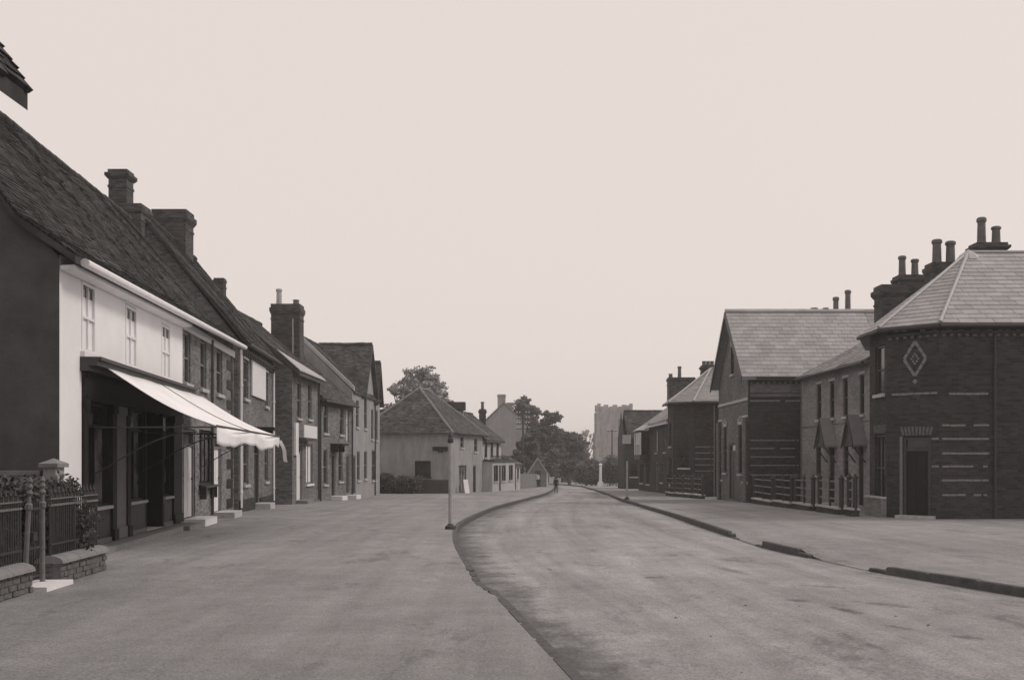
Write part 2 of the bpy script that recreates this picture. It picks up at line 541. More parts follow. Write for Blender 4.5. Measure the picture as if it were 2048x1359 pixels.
def downpipe(T, F, u, z0, z1, mat, w=.07, r=.04):
    mb = MB().tube(F.pt(u, w, z0), F.pt(u, w, z1), r, r, 8)
    z = z0 + .5
    while z < z1:
        mb.tube(F.pt(u, w, z), F.pt(u, w, z + .06), r * 1.4, r * 1.4, 8); z += 1.8
    T.part('downpipe', mb, mat)

def gable_shell(F, u0, u1, z0, dep, e0, e1, r0, r1, ridge_w, mb, skip=()):
    """end walls and back wall; e/r = eave and ridge heights at u0 and u1"""
    for u, e, r, key in ((u0, e0, r0, 'near'), (u1, e1, r1, 'far')):
        if key in skip: continue
        q = [(0, z0), (0, e), (-ridge_w, r), (-dep, e), (-dep, z0)]
        mb.face([F.pt(u, w, z) for w, z in q], q)
    mb.face([F.pt(u0, -dep, z0), F.pt(u1, -dep, z0), F.pt(u1, -dep, e1), F.pt(u0, -dep, e0)])
    return mb

# ------------------------------------------------------------------ roofs
def wob(x, y):
    return math.sin(x * .9 + 1.3) * math.cos(y * .7 + .4) * .022 + math.sin(x * 2.3 + y * 1.9) * .010

def plane_axes(poly):
    p = [Vector(q) for q in poly]
    e = (p[1] - p[0]).normalized()
    n = e.cross(p[-1] - p[0]).normalized()
    if n.z < 0: n = -n
    s = n.cross(e)
    if s.z < 0: s = -s
    return p[0], e, s, n

def rows_on(poly, gauge, lap0=0.0):
    o, e, s, n = plane_axes(poly)
    q = [((Vector(p) - o).dot(e), (Vector(p) - o).dot(s)) for p in poly]
    smax = max(b for a, b in q)
    k, out = 0, []
    while k * gauge < smax - .02:
        sm = min(k * gauge + gauge * .5, smax - .005)
        xs = []
        for (a0, b0), (a1, b1) in zip(q, q[1:] + q[:1]):
            if (b0 - sm) * (b1 - sm) < 0:
                xs.append(a0 + (a1 - a0) * (sm - b0) / (b1 - b0))
        if len(xs) >= 2 and max(xs) - min(xs) > .05:
            out.append((k, k * gauge, min(xs), max(xs)))
        k += 1
    return o, e, s, n, out

def tile_field(T, parent, polys, mat, gauge=.11, tw=.17, lift=.02, jit=1.0, name='tile_field', wobble=True):
    mb = MB()
    for poly in polys:
        o, e, s, n, rows = rows_on(poly, gauge)
        for k, s0, x0, x1 in rows:
            x = x0 - (tw * .5 if k % 2 else 0)
            while x < x1:
                a, b = max(x, x0), min(x + tw, x1)
                x += tw
                if b - a < .02: continue
                b -= .004
                dz = rng.normal(0, .006) * jit; ds = rng.normal(0, .009) * jit
                tone = float(np.clip(rng.normal(.45, .22), 0, 1))
                sa, sb = s0 + ds, s0 + gauge + .012
                def q(u, v, h):
                    w_ = wob(u, v) if wobble else 0
                    return o + e * u + s * v + n * (h + w_ + .012)
                A, B = q(a, sa, lift + dz), q(b, sa, lift + dz + rng.normal(0, .002) * jit)
                C, D = q(b, sb, .004), q(a, sb, .004)
                A0, B0 = q(a, sa, -.03), q(b, sa, -.03)
                mb.face([A, B, C, D], tone=tone); mb.face([A0, B0, B, A], tone=tone)
                mb.face([A0, A, D], tone=tone); mb.face([B0, C, B], tone=tone)
    return T.part(name, mb, mat, parent, kind='stuff')

def slates(T, parent, poly, gauge=.28, w=.5, xlim=None):
    o, e, s, n, rows = rows_on(poly, gauge)
    R = Matrix((( e.x, s.x, n.x, 0), (e.y, s.y, n.y, 0), (e.z, s.z, n.z, 0), (0, 0, 0, 1)))
    for k, s0, x0, x1 in rows:
        x = x0 - (w * .5 if k % 2 else 0)
        while x < x1:
            a, b = max(x, x0), min(x + w, x1); x += w
            if b - a < .04: continue
            p = o + e * ((a + b) / 2) + s * (s0 + rng.normal(0, .004)) + n * .020
            T.copy('slate', SLATE, Matrix.Translation(p) @ R @ Matrix.Rotation(rng.normal(0, .008), 4, 'Z') @ Matrix.Rotation(rng.normal(0, .004), 4, 'Y') @ Matrix.Diagonal((b - a - .012, gauge * 1.06, 1.3, 1)), parent)

def roof_slab(T, F, u0, u1, prof0, prof1, mat, thick=.13, name='roof'):
    mb = MB()
    n = len(prof0)
    low = lambda p: (p[0], p[1] - thick)
    for k in range(n - 1):
        a0, b0, a1, b1 = prof0[k], prof0[k + 1], prof1[k], prof1[k + 1]
        mb.face([F.pt(u0, *a0), F.pt(u1, *a1), F.pt(u1, *b1), F.pt(u0, *b0)])
        mb.face([F.pt(u0, *low(a0)), F.pt(u0, *low(b0)), F.pt(u1, *low(b1)), F.pt(u1, *low(a1))])
        for u, a, b in ((u0, a0, b0), (u1, a1, b1)):
            mb.face([F.pt(u, *a), F.pt(u, *b), F.pt(u, *low(b)), F.pt(u, *low(a))])
    for k in (0, n - 1):
        mb.face([F.pt(u0, *prof0[k]), F.pt(u0, *low(prof0[k])), F.pt(u1, *low(prof1[k])), F.pt(u1, *prof1[k])])
    return T.part(name, mb, mat)

def ridge_cap(T, parent, a, b, mat, r=.11, step=.45):
    a, b = Vector(a), Vector(b); L = (b - a).length; n = max(2, int(L / step)); mb = MB()
    d = (b - a).normalized()
    for k in range(n):
        p, q = a + d * (L * k / n), a + d * (L * (k + .97) / n)
        dz = Vector((0, 0, rng.normal(0, .008)))
        mb.tube(p + dz, q + dz, r, r * .93, 8)
    return T.part('ridge_tiles', mb, mat, parent)

def std_roof(T, F, u0, u1, prof0, prof1, mat=None, gauge=.12, tw=.18, nseg=None, capmat=None, thick=.13, back=False):
    mat = mat or tile_m
    rf = roof_slab(T, F, u0, u1, prof0, prof1, mat, thick)
    top = max(range(len(prof0)), key=lambda k: prof0[k][1])
    polys = [[F.pt(u0, *prof0[k]), F.pt(u1, *prof1[k]), F.pt(u1, *prof1[k + 1]), F.pt(u0, *prof0[k + 1])] for k in range(top)]
    if back:
        polys += [[F.pt(u0, *prof0[k + 1]), F.pt(u1, *prof1[k + 1]), F.pt(u1, *prof1[k]), F.pt(u0, *prof0[k])] for k in range(top, len(prof0) - 1)]
    tile_field(T, rf, polys, mat, gauge, tw)
    ridge_cap(T, rf, F.pt(u0, prof0[top][0], prof0[top][1] + .03), F.pt(u1, prof1[top][0], prof1[top][1] + .03), capmat or mat)
    return rf

def chimney(T, c, sx, sy, z0, z1, pots=(), ang=0.0, parent=None, mat=None, cap=.09, bands=True, crown=.35):
    mat = mat or brick_c
    ca, sa = math.cos(ang), math.sin(ang)
    F = Fr((c[0], c[1]), (c[0] + ca, c[1] + sa))
    mb = MB()
    def blk(hx, hy, a, b, hx1=None, hy1=None):
        hx1 = hx if hx1 is None else hx1; hy1 = hy if hy1 is None else hy1
        B = [F.pt(-hx, -hy, a), F.pt(hx, -hy, a), F.pt(hx, hy, a), F.pt(-hx, hy, a)]
        Tt = [F.pt(-hx1, -hy1, b), F.pt(hx1, -hy1, b), F.pt(hx1, hy1, b), F.pt(-hx1, hy1, b)]
        mb.hexa(B, Tt)
    hx, hy = sx / 2, sy / 2
    zc = z1 - crown
    blk(hx, hy, z0, zc)
    blk(hx + .02, hy + .02, zc + .001, zc + crown * .3, hx + cap, hy + cap)
    blk(hx + cap, hy + cap, zc + crown * .3 + .001, zc + crown * .62)
    blk(hx + cap * .2, hy + cap * .2, zc + crown * .62 + .001, z1)
    if bands:
        blk(hx + .025, hy + .025, zc - .28, zc - .20)
    ch = T.part('chimney', mb, mat, parent)
    for (dx, dy, h, r, m) in pots:
        q = F.pt(dx, dy, z1 - .03)
        T.part('chimney_pot', MB().lathe(q, [(r * 1.1, 0), (r * 1.05, .08), (r * .95, .1), (r * .85, h * .82), (r * 1.08, h * .85), (r * 1.08, h * .95), (r * .8, h)], 10), m, ch if parent is None else parent)
    return ch

def ybox(mb, x0, x1, y0, y1, z0, z1):
    return mb.hexa([(x0, y0, z0), (x1, y0, z0), (x1, y1, z0), (x0, y1, z0)], [(x0, y0, z1), (x1, y0, z1), (x1, y1, z1), (x0, y1, z1)])

# ================================================================== THE SETTING
def curve(pts):
    ys = [p[0] for p in pts]; xs = [p[1] for p in pts]
    m = [0] * len(pts)
    for i in range(len(pts)):
        a, b = max(i - 1, 0), min(i + 1, len(pts) - 1)
        m[i] = (xs[b] - xs[a]) / (ys[b] - ys[a])
    def f(y):
        y = min(max(y, ys[0]), ys[-1])
        i = max(k for k in range(len(ys) - 1) if ys[k] <= y)
        h = ys[i + 1] - ys[i]; t = (y - ys[i]) / h
        return ((2 * t**3 - 3 * t**2 + 1) * xs[i] + (t**3 - 2 * t**2 + t) * h * m[i] + (-2 * t**3 + 3 * t**2) * xs[i + 1] + (t**3 - t**2) * h * m[i + 1])
    return f
XL = curve([(-8, 2.7), (0, 1.62), (8.6, .42), (13.1, -.22), (14.8, -.5), (20, -1.03), (23.8, -1.27), (27, -1.36), (30, -1.26), (36, -.95), (42.5, -.5), (55, .75), (72, 2.4), (100, 4.1), (126, 4.9), (150, 1), (175, -8)])
XR = curve([(-8, 11.8), (0, 10.2), (8, 8.3), (13.35, 6.5), (16, 5.65), (18.5, 5.3), (20.8, 5.02), (23.3, 5.0), (35, 5.3), (54, 5.8), (72, 6.6), (100, 7.6), (126, 8.0), (150, 6), (175, -3)])
def dips(spans, e=.8):
    def f(Y):
        v = 1.0
        for a, b in spans:
            if a - e < Y < b + e:
                t = min(1, max(0, min((Y - a + e) / e, (b + e - Y) / e)))
                v = min(v, 1 - t * .99)
        return v
    return f
_kl = dips([(13.6, 14.3)], 1.2); KL = lambda Y: 1 - .55 * (1 - _kl(Y)); KR = dips([(16.3, 18.2), (21.1, 23.0)])
STEP = .13
YS = [y for y in np.concatenate([np.arange(-6, 40, .4), np.arange(40, 80, 1.0), np.arange(80, 171, 2.5)])]

def strip(name, fl, fr, zf, mat, cols, kind='structure'):
    mb = MB()
    for Y0, Y1 in zip(YS[:-1], YS[1:]):
        for a, b in zip(cols[:-1], cols[1:]):
            q = []
            for (Y, c) in ((Y0, a), (Y0, b), (Y1, b), (Y1, a)):
                x0, x1 = fl(Y), fr(Y); x = x0 + (x1 - x0) * c
                q.append((x, Y, zf(x, Y, c)))
            mb.face(q, [(p[0] - fl(p[1]), p[1]) for p in q])
    o = mb.build(name, mat, smooth=True)
    o['kind'] = kind
    return o
def und(x, Y):
    return .012 * math.sin(x * .8 + Y * .23) + .009 * math.sin(x * 1.7 - Y * .6 + 1) 
road = strip('road', lambda Y: XL(Y) - .02, lambda Y: XR(Y) + .02, lambda x, Y, c: P(Y) - STEP + .05 * math.sin(math.pi * c) + und(x, Y) * .6, road_m, [0, .04, .1, .2, .35, .5, .65, .8, .9, .96, 1])
kl = [0, .3, .55, .7, .8, .87, .92, .955, .98, 1]
pl = strip('pavement', lambda Y: -46.0, lambda Y: XL(Y) - .09, lambda x, Y, c: P(Y) + und(x, Y) * .7 * min(1, (1 - c) * 12) - (1 - KL(Y)) * STEP * .96 * max(0, 1 - (1 - c) * 18), pave_m, kl)
pr = strip('pavement', lambda Y: XR(Y) + .09, lambda Y: 34.0, lambda x, Y, c: P(Y) + und(x, Y) * .7 * min(1, c * 12) - (1 - KR(Y)) * STEP * .96 * max(0, 1 - c * 18), pave_m, [0, .03, .06, .1, .16, .24, .34, .5, .75, 1])

mb = MB()
gx = [-900, -400, -200, -100, -46.2, -20, 0, 20, 34.2, 100, 200, 400, 900]
gy = [-500, -200, -60, -6.2] + list(range(0, 220, 10)) + [240, 300, 450, 700, 1100, 1700]
for a, b in zip(gx[:-1], gx[1:]):
    for c, d in zip(gy[:-1], gy[1:]):
        mb.face([(a, c, P(c) - .2), (b, c, P(c) - .2), (b, d, P(d) - .2), (a, d, P(d) - .2)])
g = mb.build('ground', earth_m); g['kind'] = 'structure'

def kerb(fx, kd, sgn, label):
    e = bpy.data.objects.new('kerb', None); COL.objects.link(e); e['kind'] = 'structure'
    Y = -5.0
    while Y < 128:
        L = (.45 if kd(Y + .2) < .98 else .9) if Y < 45 else 1.8
        Ym = Y + L / 2
        p0, p1 = Vector((fx(Y), Y, 0)), Vector((fx(Y + L), Y + L, 0))
        d = p1 - p0; ang = math.atan2(d.y, d.x)
        h = STEP * kd(Ym)
        top = P(Ym) - STEP + h + rng.normal(0, .0025) + .006
        c = (p0 + p1) / 2
        slope = math.atan2(P(Y + L) - P(Y), L)
        ob = bpy.data.objects.new('kerb_stone', BRICK_STONE); COL.objects.link(ob); ob.parent = e
        ob.matrix_basis = Matrix.Translation((c.x + sgn * .055 + rng.normal(0, .003), c.y, top - .15)) @ Matrix.Rotation(ang, 4, 'Z') @ Matrix.Rotation(-slope, 4, 'Y') @ Matrix.Diagonal((d.length - .004, .11, .3, 1))
        Y += L
kerb(XL, KL, -1, '')
kerb(XR, KR, 1, '')

# clods, stones and dried mud lying on the road
mb = MB()
for k in range(300):
    Y = float(rng.uniform(7.5, 45)); x0, x1 = XL(Y) + .1, XR(Y) - .1
    x = float(rng.uniform(x0, x1) if rng.random() < .7 else (x0 + abs(rng.normal(0, .35)) if rng.random() < .5 else x1 - abs(rng.normal(0, .3))))
    x = min(max(x, x0), x1)
    c = (x - x0) / (x1 - x0)
    z = P(Y) - STEP + .05 * math.sin(math.pi * c) + und(x, Y) * .6
    r = float(rng.gamma(1.6, .006)) + .005
    ring = []
    for q in range(6):
        a = q * math.pi / 3; rr = r * float(rng.uniform(.7, 1.3))
        ring.append((x + rr * math.cos(a), Y + rr * math.sin(a) * 1.5, z - .004))
    tp = (x, Y, z + r * .6)
    for q in range(6): mb.face([ring[q], ring[(q + 1) % 6], tp])
o = mb.build('road_clods', mud_m); o['kind'] = 'stuff'; o['label'] = 'small dark clods and stones scattered over the road'; o['category'] = 'clods'

# ================================================================== LEFT ROW
# --- house of which only an eaves corner comes into view at the top of the picture
F0 = Fr((-4.30, 2.2), (-4.30, 8.15))
T = Thing('house', 'nearest house on the shop side, only its dark eaves corner in view', 'house', (-4.3, 5, 0), 'houses on the shop side')
ops = [dict(u0=1.2, u1=2.1, z0=.9, z1=2.2, kind='win', cols=2, rows=1), dict(u0=3.6, u1=4.6, z0=0.02, z1=2.15, kind='door')]
mbw = wall_front(F0, 0, F0.len, -.3, 4.9, 4.9, ops)
gable_shell(F0, 0, F0.len, -.3, 5.2, 4.9, 4.9, 9.0, 9.0, 2.6, mbw)
T.part('wall', mbw, brick_l3); fill(T, F0, ops)
pf = [(.36, 4.62), (-2.6, 9.25), (-5.6, 4.62)]
std_roof(T, F0, -.2, F0.len + .18, pf, pf, tile_m, gauge=.1, tw=.165, thick=.14)

# --- the white shop house and the brick house beyond it, one line of frontage
FL = Fr((-7.38, 16.7), (-9.1, 34.0))
uA = FL.hit(365)[0]; uB = FL.hit(467)[0]
UL = FL.len
ez = lambda u: 4.93 + .40 * u / UL
rz = lambda u: 9.05 + .30 * u / UL
DEP, RW = 6.6, 3.3
def prof(u, over=.30):
    e, r = ez(u), rz(u)
    return [(over, e + .02), (-.62, e + .66), (-RW, r), (-2 * RW - .3, e - .05)]

T = Thing('shop_house', 'white fronted shop with a long pale canvas awning, behind iron railings', 'shop', FL.pt(4, 0, 0), 'houses on the shop side')
SHOP_TOP = 3.20
ops = [FL.op(163, 190, 565, 710, maxw=.84, cols=2, rows=1, glass=(blind_m, blind_m), blindtop=.2, sillmat=whitep_m, rec=.055),
       FL.op(251, 273, 607, 735, maxw=.84, cols=2, rows=1, glass=(blind_m, blind_m), blindtop=.2, sillmat=whitep_m, rec=.055),
       FL.op(322, 341, 640, 748, maxw=.84, cols=2, rows=1, glass=(blind_m, blind_m), blindtop=.2, sillmat=whitep_m, rec=.055)]
for o in ops: o['z0'], o['z1'] = 3.52, 4.78
us0, us1 = FL.hit(163)[0], FL.hit(361)[0]
void = dict(u0=us0, u1=us1, z0=P(20) + .10, z1=SHOP_TOP - .02, kind='void', deep=.6)
mbw = wall_front(FL, 0, uA, -.4, ez(0) + .05, ez(uA) + .05, ops + [void])
T.part('wall', mbw, white_m)
gw = MB()
eg = ez(0); q = [(-.002, -.4), (-.002, eg), (-RW, rz(0) - .1), (-DEP, eg), (-DEP, -.4)]
FG = Fr(FL.pt(0, 0, 0)[:2], FL.pt(0, -DEP, 0)[:2], 1)     # end wall, seen from the camera; u runs back from the street
FG.n = -FL.d
gop = dict(u0=2.55, u1=3.3, z0=1.35, z1=2.3, kind='win', sash=2, cols=2, frame=dark_wood, sillmat=dark_plaster_m)
for (a, b, c, d) in ((0.002, 2.55, -.4, eg - .2), (2.55, 3.3, -.4, 1.35), (2.55, 3.3, 2.3, eg - .2), (3.3, DEP, -.4, eg - .2)):
    gw.face([FG.pt(a, 0, c), FG.pt(b, 0, c), FG.pt(b, 0, d), FG.pt(a, 0, d)])
gw.face([FG.pt(.002, 0, eg - .2), FG.pt(DEP, 0, eg - .2), FG.pt(DEP, 0, eg), FG.pt(RW, 0, rz(0) - .1), FG.pt(.002, 0, eg)])
for (p, q2) in (((2.55, 1.35), (3.3, 1.35)), ((3.3, 1.35), (3.3, 2.3)), ((3.3, 2.3), (2.55, 2.3)), ((2.55, 2.3), (2.55, 1.35))):
    gw.face([FG.pt(p[0], 0, p[1]), FG.pt(q2[0], 0, q2[1]), FG.pt(q2[0], -.14, q2[1]), FG.pt(p[0], -.14, p[1])])
gw.face([FL.pt(0, -DEP, -.4), FL.pt(uA, -DEP, -.4), FL.pt(uA, -DEP, ez(uA)), FL.pt(0, -DEP, eg)])
T.part('end_wall', gw, dark_plaster_m)
make_window(T, FG, gop)
fill(T, FL, ops)
rf = std_roof(T, FL, -.16, uA, prof(-.16), prof(uA), tile_m, gauge=.105, tw=.165)
# white eaves board, soffit and gutter
mb = MB()
mb.hexa([FL.pt(-.02, .02, ez(0) - .20), FL.pt(uA, .02, ez(uA) - .20), FL.pt(uA, .24, ez(uA) - .17), FL.pt(-.02, .24, ez(0) - .17)],
        [FL.pt(-.02, .02, ez(0) - .13), FL.pt(uA, .02, ez(uA) - .13), FL.pt(uA, .24, ez(uA) - .11), FL.pt(-.02, .24, ez(0) - .11)])
T.part('eaves_board', mb, whitep_m)
mb = MB().tube(FL.pt(.1, .37, ez(0) - .06), FL.pt(uA, .37, ez(uA) - .06), .075, .075, 10)
T.part('gutter', mb, whitep_m)
# shop front: cornice, fascia, pilasters, windows, stall risers
mb = MB()
for (w0, w1, z0, z1) in ((.004, .16, SHOP_TOP - .02, SHOP_TOP + .07), (.004, .30, SHOP_TOP + .071, SHOP_TOP + .16), (.004, .36, SHOP_TOP + .161, SHOP_TOP + .22)):
    mb.fbox(FL, us0 - .1, us1 + .25, w0, w1, z0, z1)
T.part('cornice', mb, brown_wood)
mb = MB().fbox(FL, us0 + .002, us1 - .002, -.05, .06, SHOP_TOP - .52, SHOP_TOP - .024)
mb.fbox(FL, us0 + .05, us1 - .05, .061, .085, SHOP_TOP - .47, SHOP_TOP - .43); mb.fbox(FL, us0 + .05, us1 - .05, .061, .085, SHOP_TOP - .12, SHOP_TOP - .08)
T.part('fascia', mb, dark_wood)
zb = P(20) + .10; zh = SHOP_TOP - .525
def pil(px0, px1, mat, w=.05, name='pilaster'):
    a, b = FL.hit(px0)[0], FL.hit(px1)[0]
    mb = MB().fbox(FL, a, b, -.3, w, zb + .002, zh)
    mb.fbox(FL, a - .02, b + .02, w + .001, w + .035, zb + .004, zb + .22); mb.fbox(FL, a - .02, b + .02, w + .001, w + .03, zh - .16, zh - .002)
    T.part(name, mb, mat)
pil(163.5, 171, dark_wood); pil(221, 229, dark_wood); pil(229.4, 250.6, grey_paint, .02, 'panel'); pil(251, 257, dark_wood); pil(344, 360.5, dark_wood)
def shopwin(px0, px1, lightpane):
    a, b = FL.hit(px0)[0] + .004, FL.hit(px1)[0] - .004
    zs = zb + .62
    mb = MB().fbox(FL, a, b, -.28, .0, zb + .003, zs)
    mb.fbox(FL, a + .08, b - .08, .001, .014, zb + .12, zs - .12)
    sr = T.part('stall_riser', mb, brown_wood)
    T.part('sill', MB().fbox(FL, a, b, -.25, .06, zs + .001, zs + .06), cream_m, sr)
    T.part('skirting', MB().fbox(FL, a, b, .001, .03, zb + .004, zb + .085), grey_paint, sr)
    mb = MB(); f = .05; c, d = zs + .062, zh - .004
    mb.fbox(FL, a, a + f, -.2, -.04, c, d); mb.fbox(FL, b - f, b, -.2, -.04, c, d); mb.fbox(FL, a + f, b - f, -.2, -.05, c, c + f); mb.fbox(FL, a + f, b - f, -.2, -.05, d - f, d)
    tz = d - .42
    mb.fbox(FL, a + f, b - f, -.2, -.055, tz - .03, tz + .03)
    m = (a + b) / 2
    mb.fbox(FL, m - .018, m + .018, -.19, -.07, c + f, tz - .03)
    w = T.part('window', mb, dark_wood)
    T.part('pane', MB().fbox(FL, a + f, m - .018, -.15, -.14, c + f, tz - .03), glass_m, w)
    T.part('pane', MB().fbox(FL, m + .018, b - f, -.15, -.14, c + f, tz - .03), net_m, w)
    T.part('pane', MB().fbox(FL, a + f, b - f, -.15, -.14, tz + .03, d - f), lightpane, w)
shopwin(171, 221, glass_m); shopwin(257, 291, net_m); shopwin(326, 344, blind_m)
a, b = FL.hit(291)[0], FL.hit(326)[0]
mb = MB().fbox(FL, a + .02, b - .02, -.52, -.46, zb + .01, zh - .40)
for (x0, x1, y0, y1) in ((.14, .86, .05, .32), (.14, .86, .4, .94)):
    W = b - a; mb.fbox(FL, a + W * x0, a + W * x1, -.459, -.44, zb + (zh - .4 - zb) * y0, zb + (zh - .4 - zb) * y1)
d = T.part('door', mb, dark_wood)
T.part('fanlight', MB().fbox(FL, a + .02, b - .02, -.5, -.49, zh - .36, zh - .01), glass_m, d)
T.part('door_frame', MB().fbox(FL, a, a + .06, -.5, .01, zb + .003, zh - .003).fbox(FL, b - .06, b, -.5, .01, zb + .003, zh - .003).fbox(FL, a + .06, b - .06, -.55, -.45, zh - .398, zh - .362), dark_wood, d)
T.part('handle', MB().lathe(FL.pt(b - .2, -.42, zb + 1.0), [(.01, -.04), (.028, -.03), (.028, .03), (.01, .04)], 8), ironp_m, d)
mb = MB().fbox(FL, FL.hit(150)[0], FL.hit(330)[0], .006, .42, -.2, P(20) + .095)
T.part('shop_step', mb, cement_m)
mb = MB().fbox(FL, FL.hit(332)[0], FL.hit(360)[0], .006, .55, -.2, P(23) + .10)
T.part('door_step', mb, cement_m)

# --- the awning over the shop
ua, ub = FL.hit(216, w=.32)[0], FL.hit(380)[0]
AW = Thing('shop_awning', 'long pale canvas awning let down over the shop windows', 'awning', FL.pt((ua + ub) / 2, .1, SHOP_TOP))
ztop, zlow, out = SHOP_TOP + .06, 2.24, 2.22
mb = MB(); nu, nw = 36, 14
def awp(i, j):
    u = ua + (ub + .55 - ua) * i / nu; t = j / nw
    if i == 0: u = ua
    sag = -.10 * math.sin(math.pi * t) * (1 + .25 * math.sin(i * .35)) - .11 * math.sin(math.pi * i / nu * 2) ** 2 * (.35 + .65 * t) * (1 if t > 0 else 0)
    w = .32 + (out - .32) * t
    z = ztop + (zlow - ztop) * t + sag + .006 * math.sin(i * .7 + j * .5)
    return FL.pt(u - (ub + .55 - ub) * (1 - t) * (i / nu), w, z)
for i in range(nu):
    for j in range(nw):
        mb.face([awp(i, j), awp(i + 1, j), awp(i + 1, j + 1), awp(i, j + 1)])
cv = AW.part('canvas', mb, canvas_m, smooth=True)
md = cv.modifiers.new('thickness', 'SOLIDIFY'); md.thickness = .006; md.offset = 0
mb = MB()
def val(i, t):
    p = Vector(awp(i, nw)); drop = .27 + .06 * math.sin(i * .33 + 1.0) + .02 * math.sin(i * .9)
    sway = .03 * math.sin(i * .5) * t
    q = p - Vector((0, 0, drop * t)) + FL.n * sway
    return tuple(q)
for i in range(nu):
    for k in range(4):
        mb.face([val(i, k / 4), val(i + 1, k / 4), val(i + 1, (k + 1) / 4), val(i, (k + 1) / 4)])
vl = AW.part('valance', mb, canvas_m, smooth=True)
md = vl.modifiers.new('thickness', 'SOLIDIFY'); md.thickness = .005; md.offset = 0
mb = MB()
im = 17
for j in range(nw):
    a, b = Vector(awp(im, j)), Vector(awp(im, j + 1))
    mb.tube(a + Vector((0, 0, .006)), b + Vector((0, 0, .006)), .014, .014, 6)
AW.part('seam', mb, brown_wood)
mb = MB().tube(awp(0, nw), awp(nu, nw), .022, .022, 8)
AW.part('front_bar', mb, iron_m)
for i in (0, 13, nu):
    p = Vector(awp(i, nw)); u = (p - FL.o).dot(FL.d)
    mb = MB().tube(FL.pt(u, .1, zlow - .03), p + Vector((0, 0, -.02)), .014, .014, 8)
    AW.part('arm', mb, iron_m)
    pts = []
    for k in range(9):
        t = k / 8
        pts.append(FL.pt(u, .1 + (out - .45) * t, zlow - .85 + .75 * math.sin(t * math.pi / 2) ** 1.1))
    AW.part('stay', MB().path(pts, .012), iron_m)
p = Vector(awp(nu, nw)); pts = [p + Vector((0, 0, -.1))]
for k in range(1, 8):
    t = k / 7
    pts.append(p + Vector((.16 * t + .04 * math.sin(t * 5), .25 * t, -.12 - .60 * t + (.04 if k == 7 else 0))))
mb = MB()
for a, b in zip(pts[:-1], pts[1:]):
    dx = Vector((.045, .02, 0))
    mb.face([a - dx, b - dx, b + dx, a + dx])
st = AW.part('hanging_strap', mb, canvas_m)
md = st.modifiers.new('thickness', 'SOLIDIFY'); md.thickness = .01

# --- brick house with two white doorways
DEFAULT_FRAME = grey_paint
T = Thing('brick_house', 'brown brick house with two white doorways just past the awning', 'house', FL.pt((uA + uB) / 2, 0, P(30)), 'houses on the shop side')
dz = lambda u: P(FL.pt(u, 0, 0)[1])
ops = [FL.op(369, 381, 680, 762, maxw=.95, lintel=.12, linmat=brick_d), FL.op(401, 413, 685, 783, maxw=.95, lintel=.12, linmat=brick_d), FL.op(433, 445, 708, 797, maxw=.95, lintel=.12, linmat=brick_d),
       FL.op(367, 391, 868, 1032, 'door', 1.35, mat=whitep_m, step=(.55, .17), stepmat=whitep_m), FL.op(397, 424, 870, 978, maxw=1.7, cols=3, sash=1, glass=net_m, frame=dark_wood, sillmat=dark_wood),
       FL.op(428, 443, 870, 1020, 'door', 1.15, mat=whitep_m, step=(.6, .18))]
for o in ops[:3]: o['z0'], o['z1'] = 3.58, 4.92
for o in ops:
    if o['kind'] == 'door': o['z0'] = dz(o['u0']) + .17; o['z1'] = o['z0'] + 2.3
ops[4]['z0'], ops[4]['z1'] = .95, 2.45
mbw = wall_front(FL, uA + .002, uB, -.5, ez(uA) + .05, ez(uB) + .05, ops)
gable_shell(FL, uA + .002, uB, -.5, DEP, ez(uA), ez(uB), rz(uA) - .1, rz(uB) - .1, RW, mbw)
T.part('wall', mbw, brick_l); fill(T, FL, ops)
o = ops[4]
T.part('window_shelf', MB().fbox(FL, o['u0'] - .15, o['u1'] + .15, .076, .22, o['z0'] - .09, o['z0'] - .03).fbox(FL, o['u0'] + .05, o['u0'] + .12, .003, .18, o['z0'] - .4, o['z0'] - .091).fbox(FL, o['u1'] - .12, o['u1'] - .05, .003, .18, o['z0'] - .4, o['z0'] - .091), brown_wood)
std_roof(T, FL, uA + .004, uB + .12, prof(uA), prof(uB + .12), tile_m, gauge=.105, tw=.165)
T.part('gutter', MB().tube(FL.pt(uA, .37, ez(uA) - .06), FL.pt(uB, .37, ez(uB) - .06), .075, .075, 10), whitep_m)
T.part('eaves_board', MB().fbox(FL, uA, uB, .003, .05, ez(uA) - .22, ez(uA) - .02), whitep_m)
downpipe(T, FL, FL.hit(420)[0], .05, ez(uA) - .1, iron_m)
for k in range(16):
    if k % 2 == 0: T.copy('quoin', BRICK_QUOIN, mframe(FL, FL.hit(459)[0], .004, .25 + k * .31, 1.05, .03, .30))
    else: T.copy('quoin', BRICK_QUOIN, mframe(FL, FL.hit(463.5)[0], .004, .25 + k * .31, .35, .03, .30))
c = FL.pt(FL.hit(252, w=-RW)[0], -RW, 0)
cy_ = 34.0
cx_ = at(253, cy_)
chimney(T, (cx_, cy_), 1.28, .9, 8.3, zat(413, cy_), ang=0, mat=brick_c, cap=.06, crown=.3)
chimney(T, (at(242, cy_), cy_ + .003), .60, .60, zat(413, cy_) + .002, zat(343, cy_), mat=brick_c, cap=.10, crown=.32)

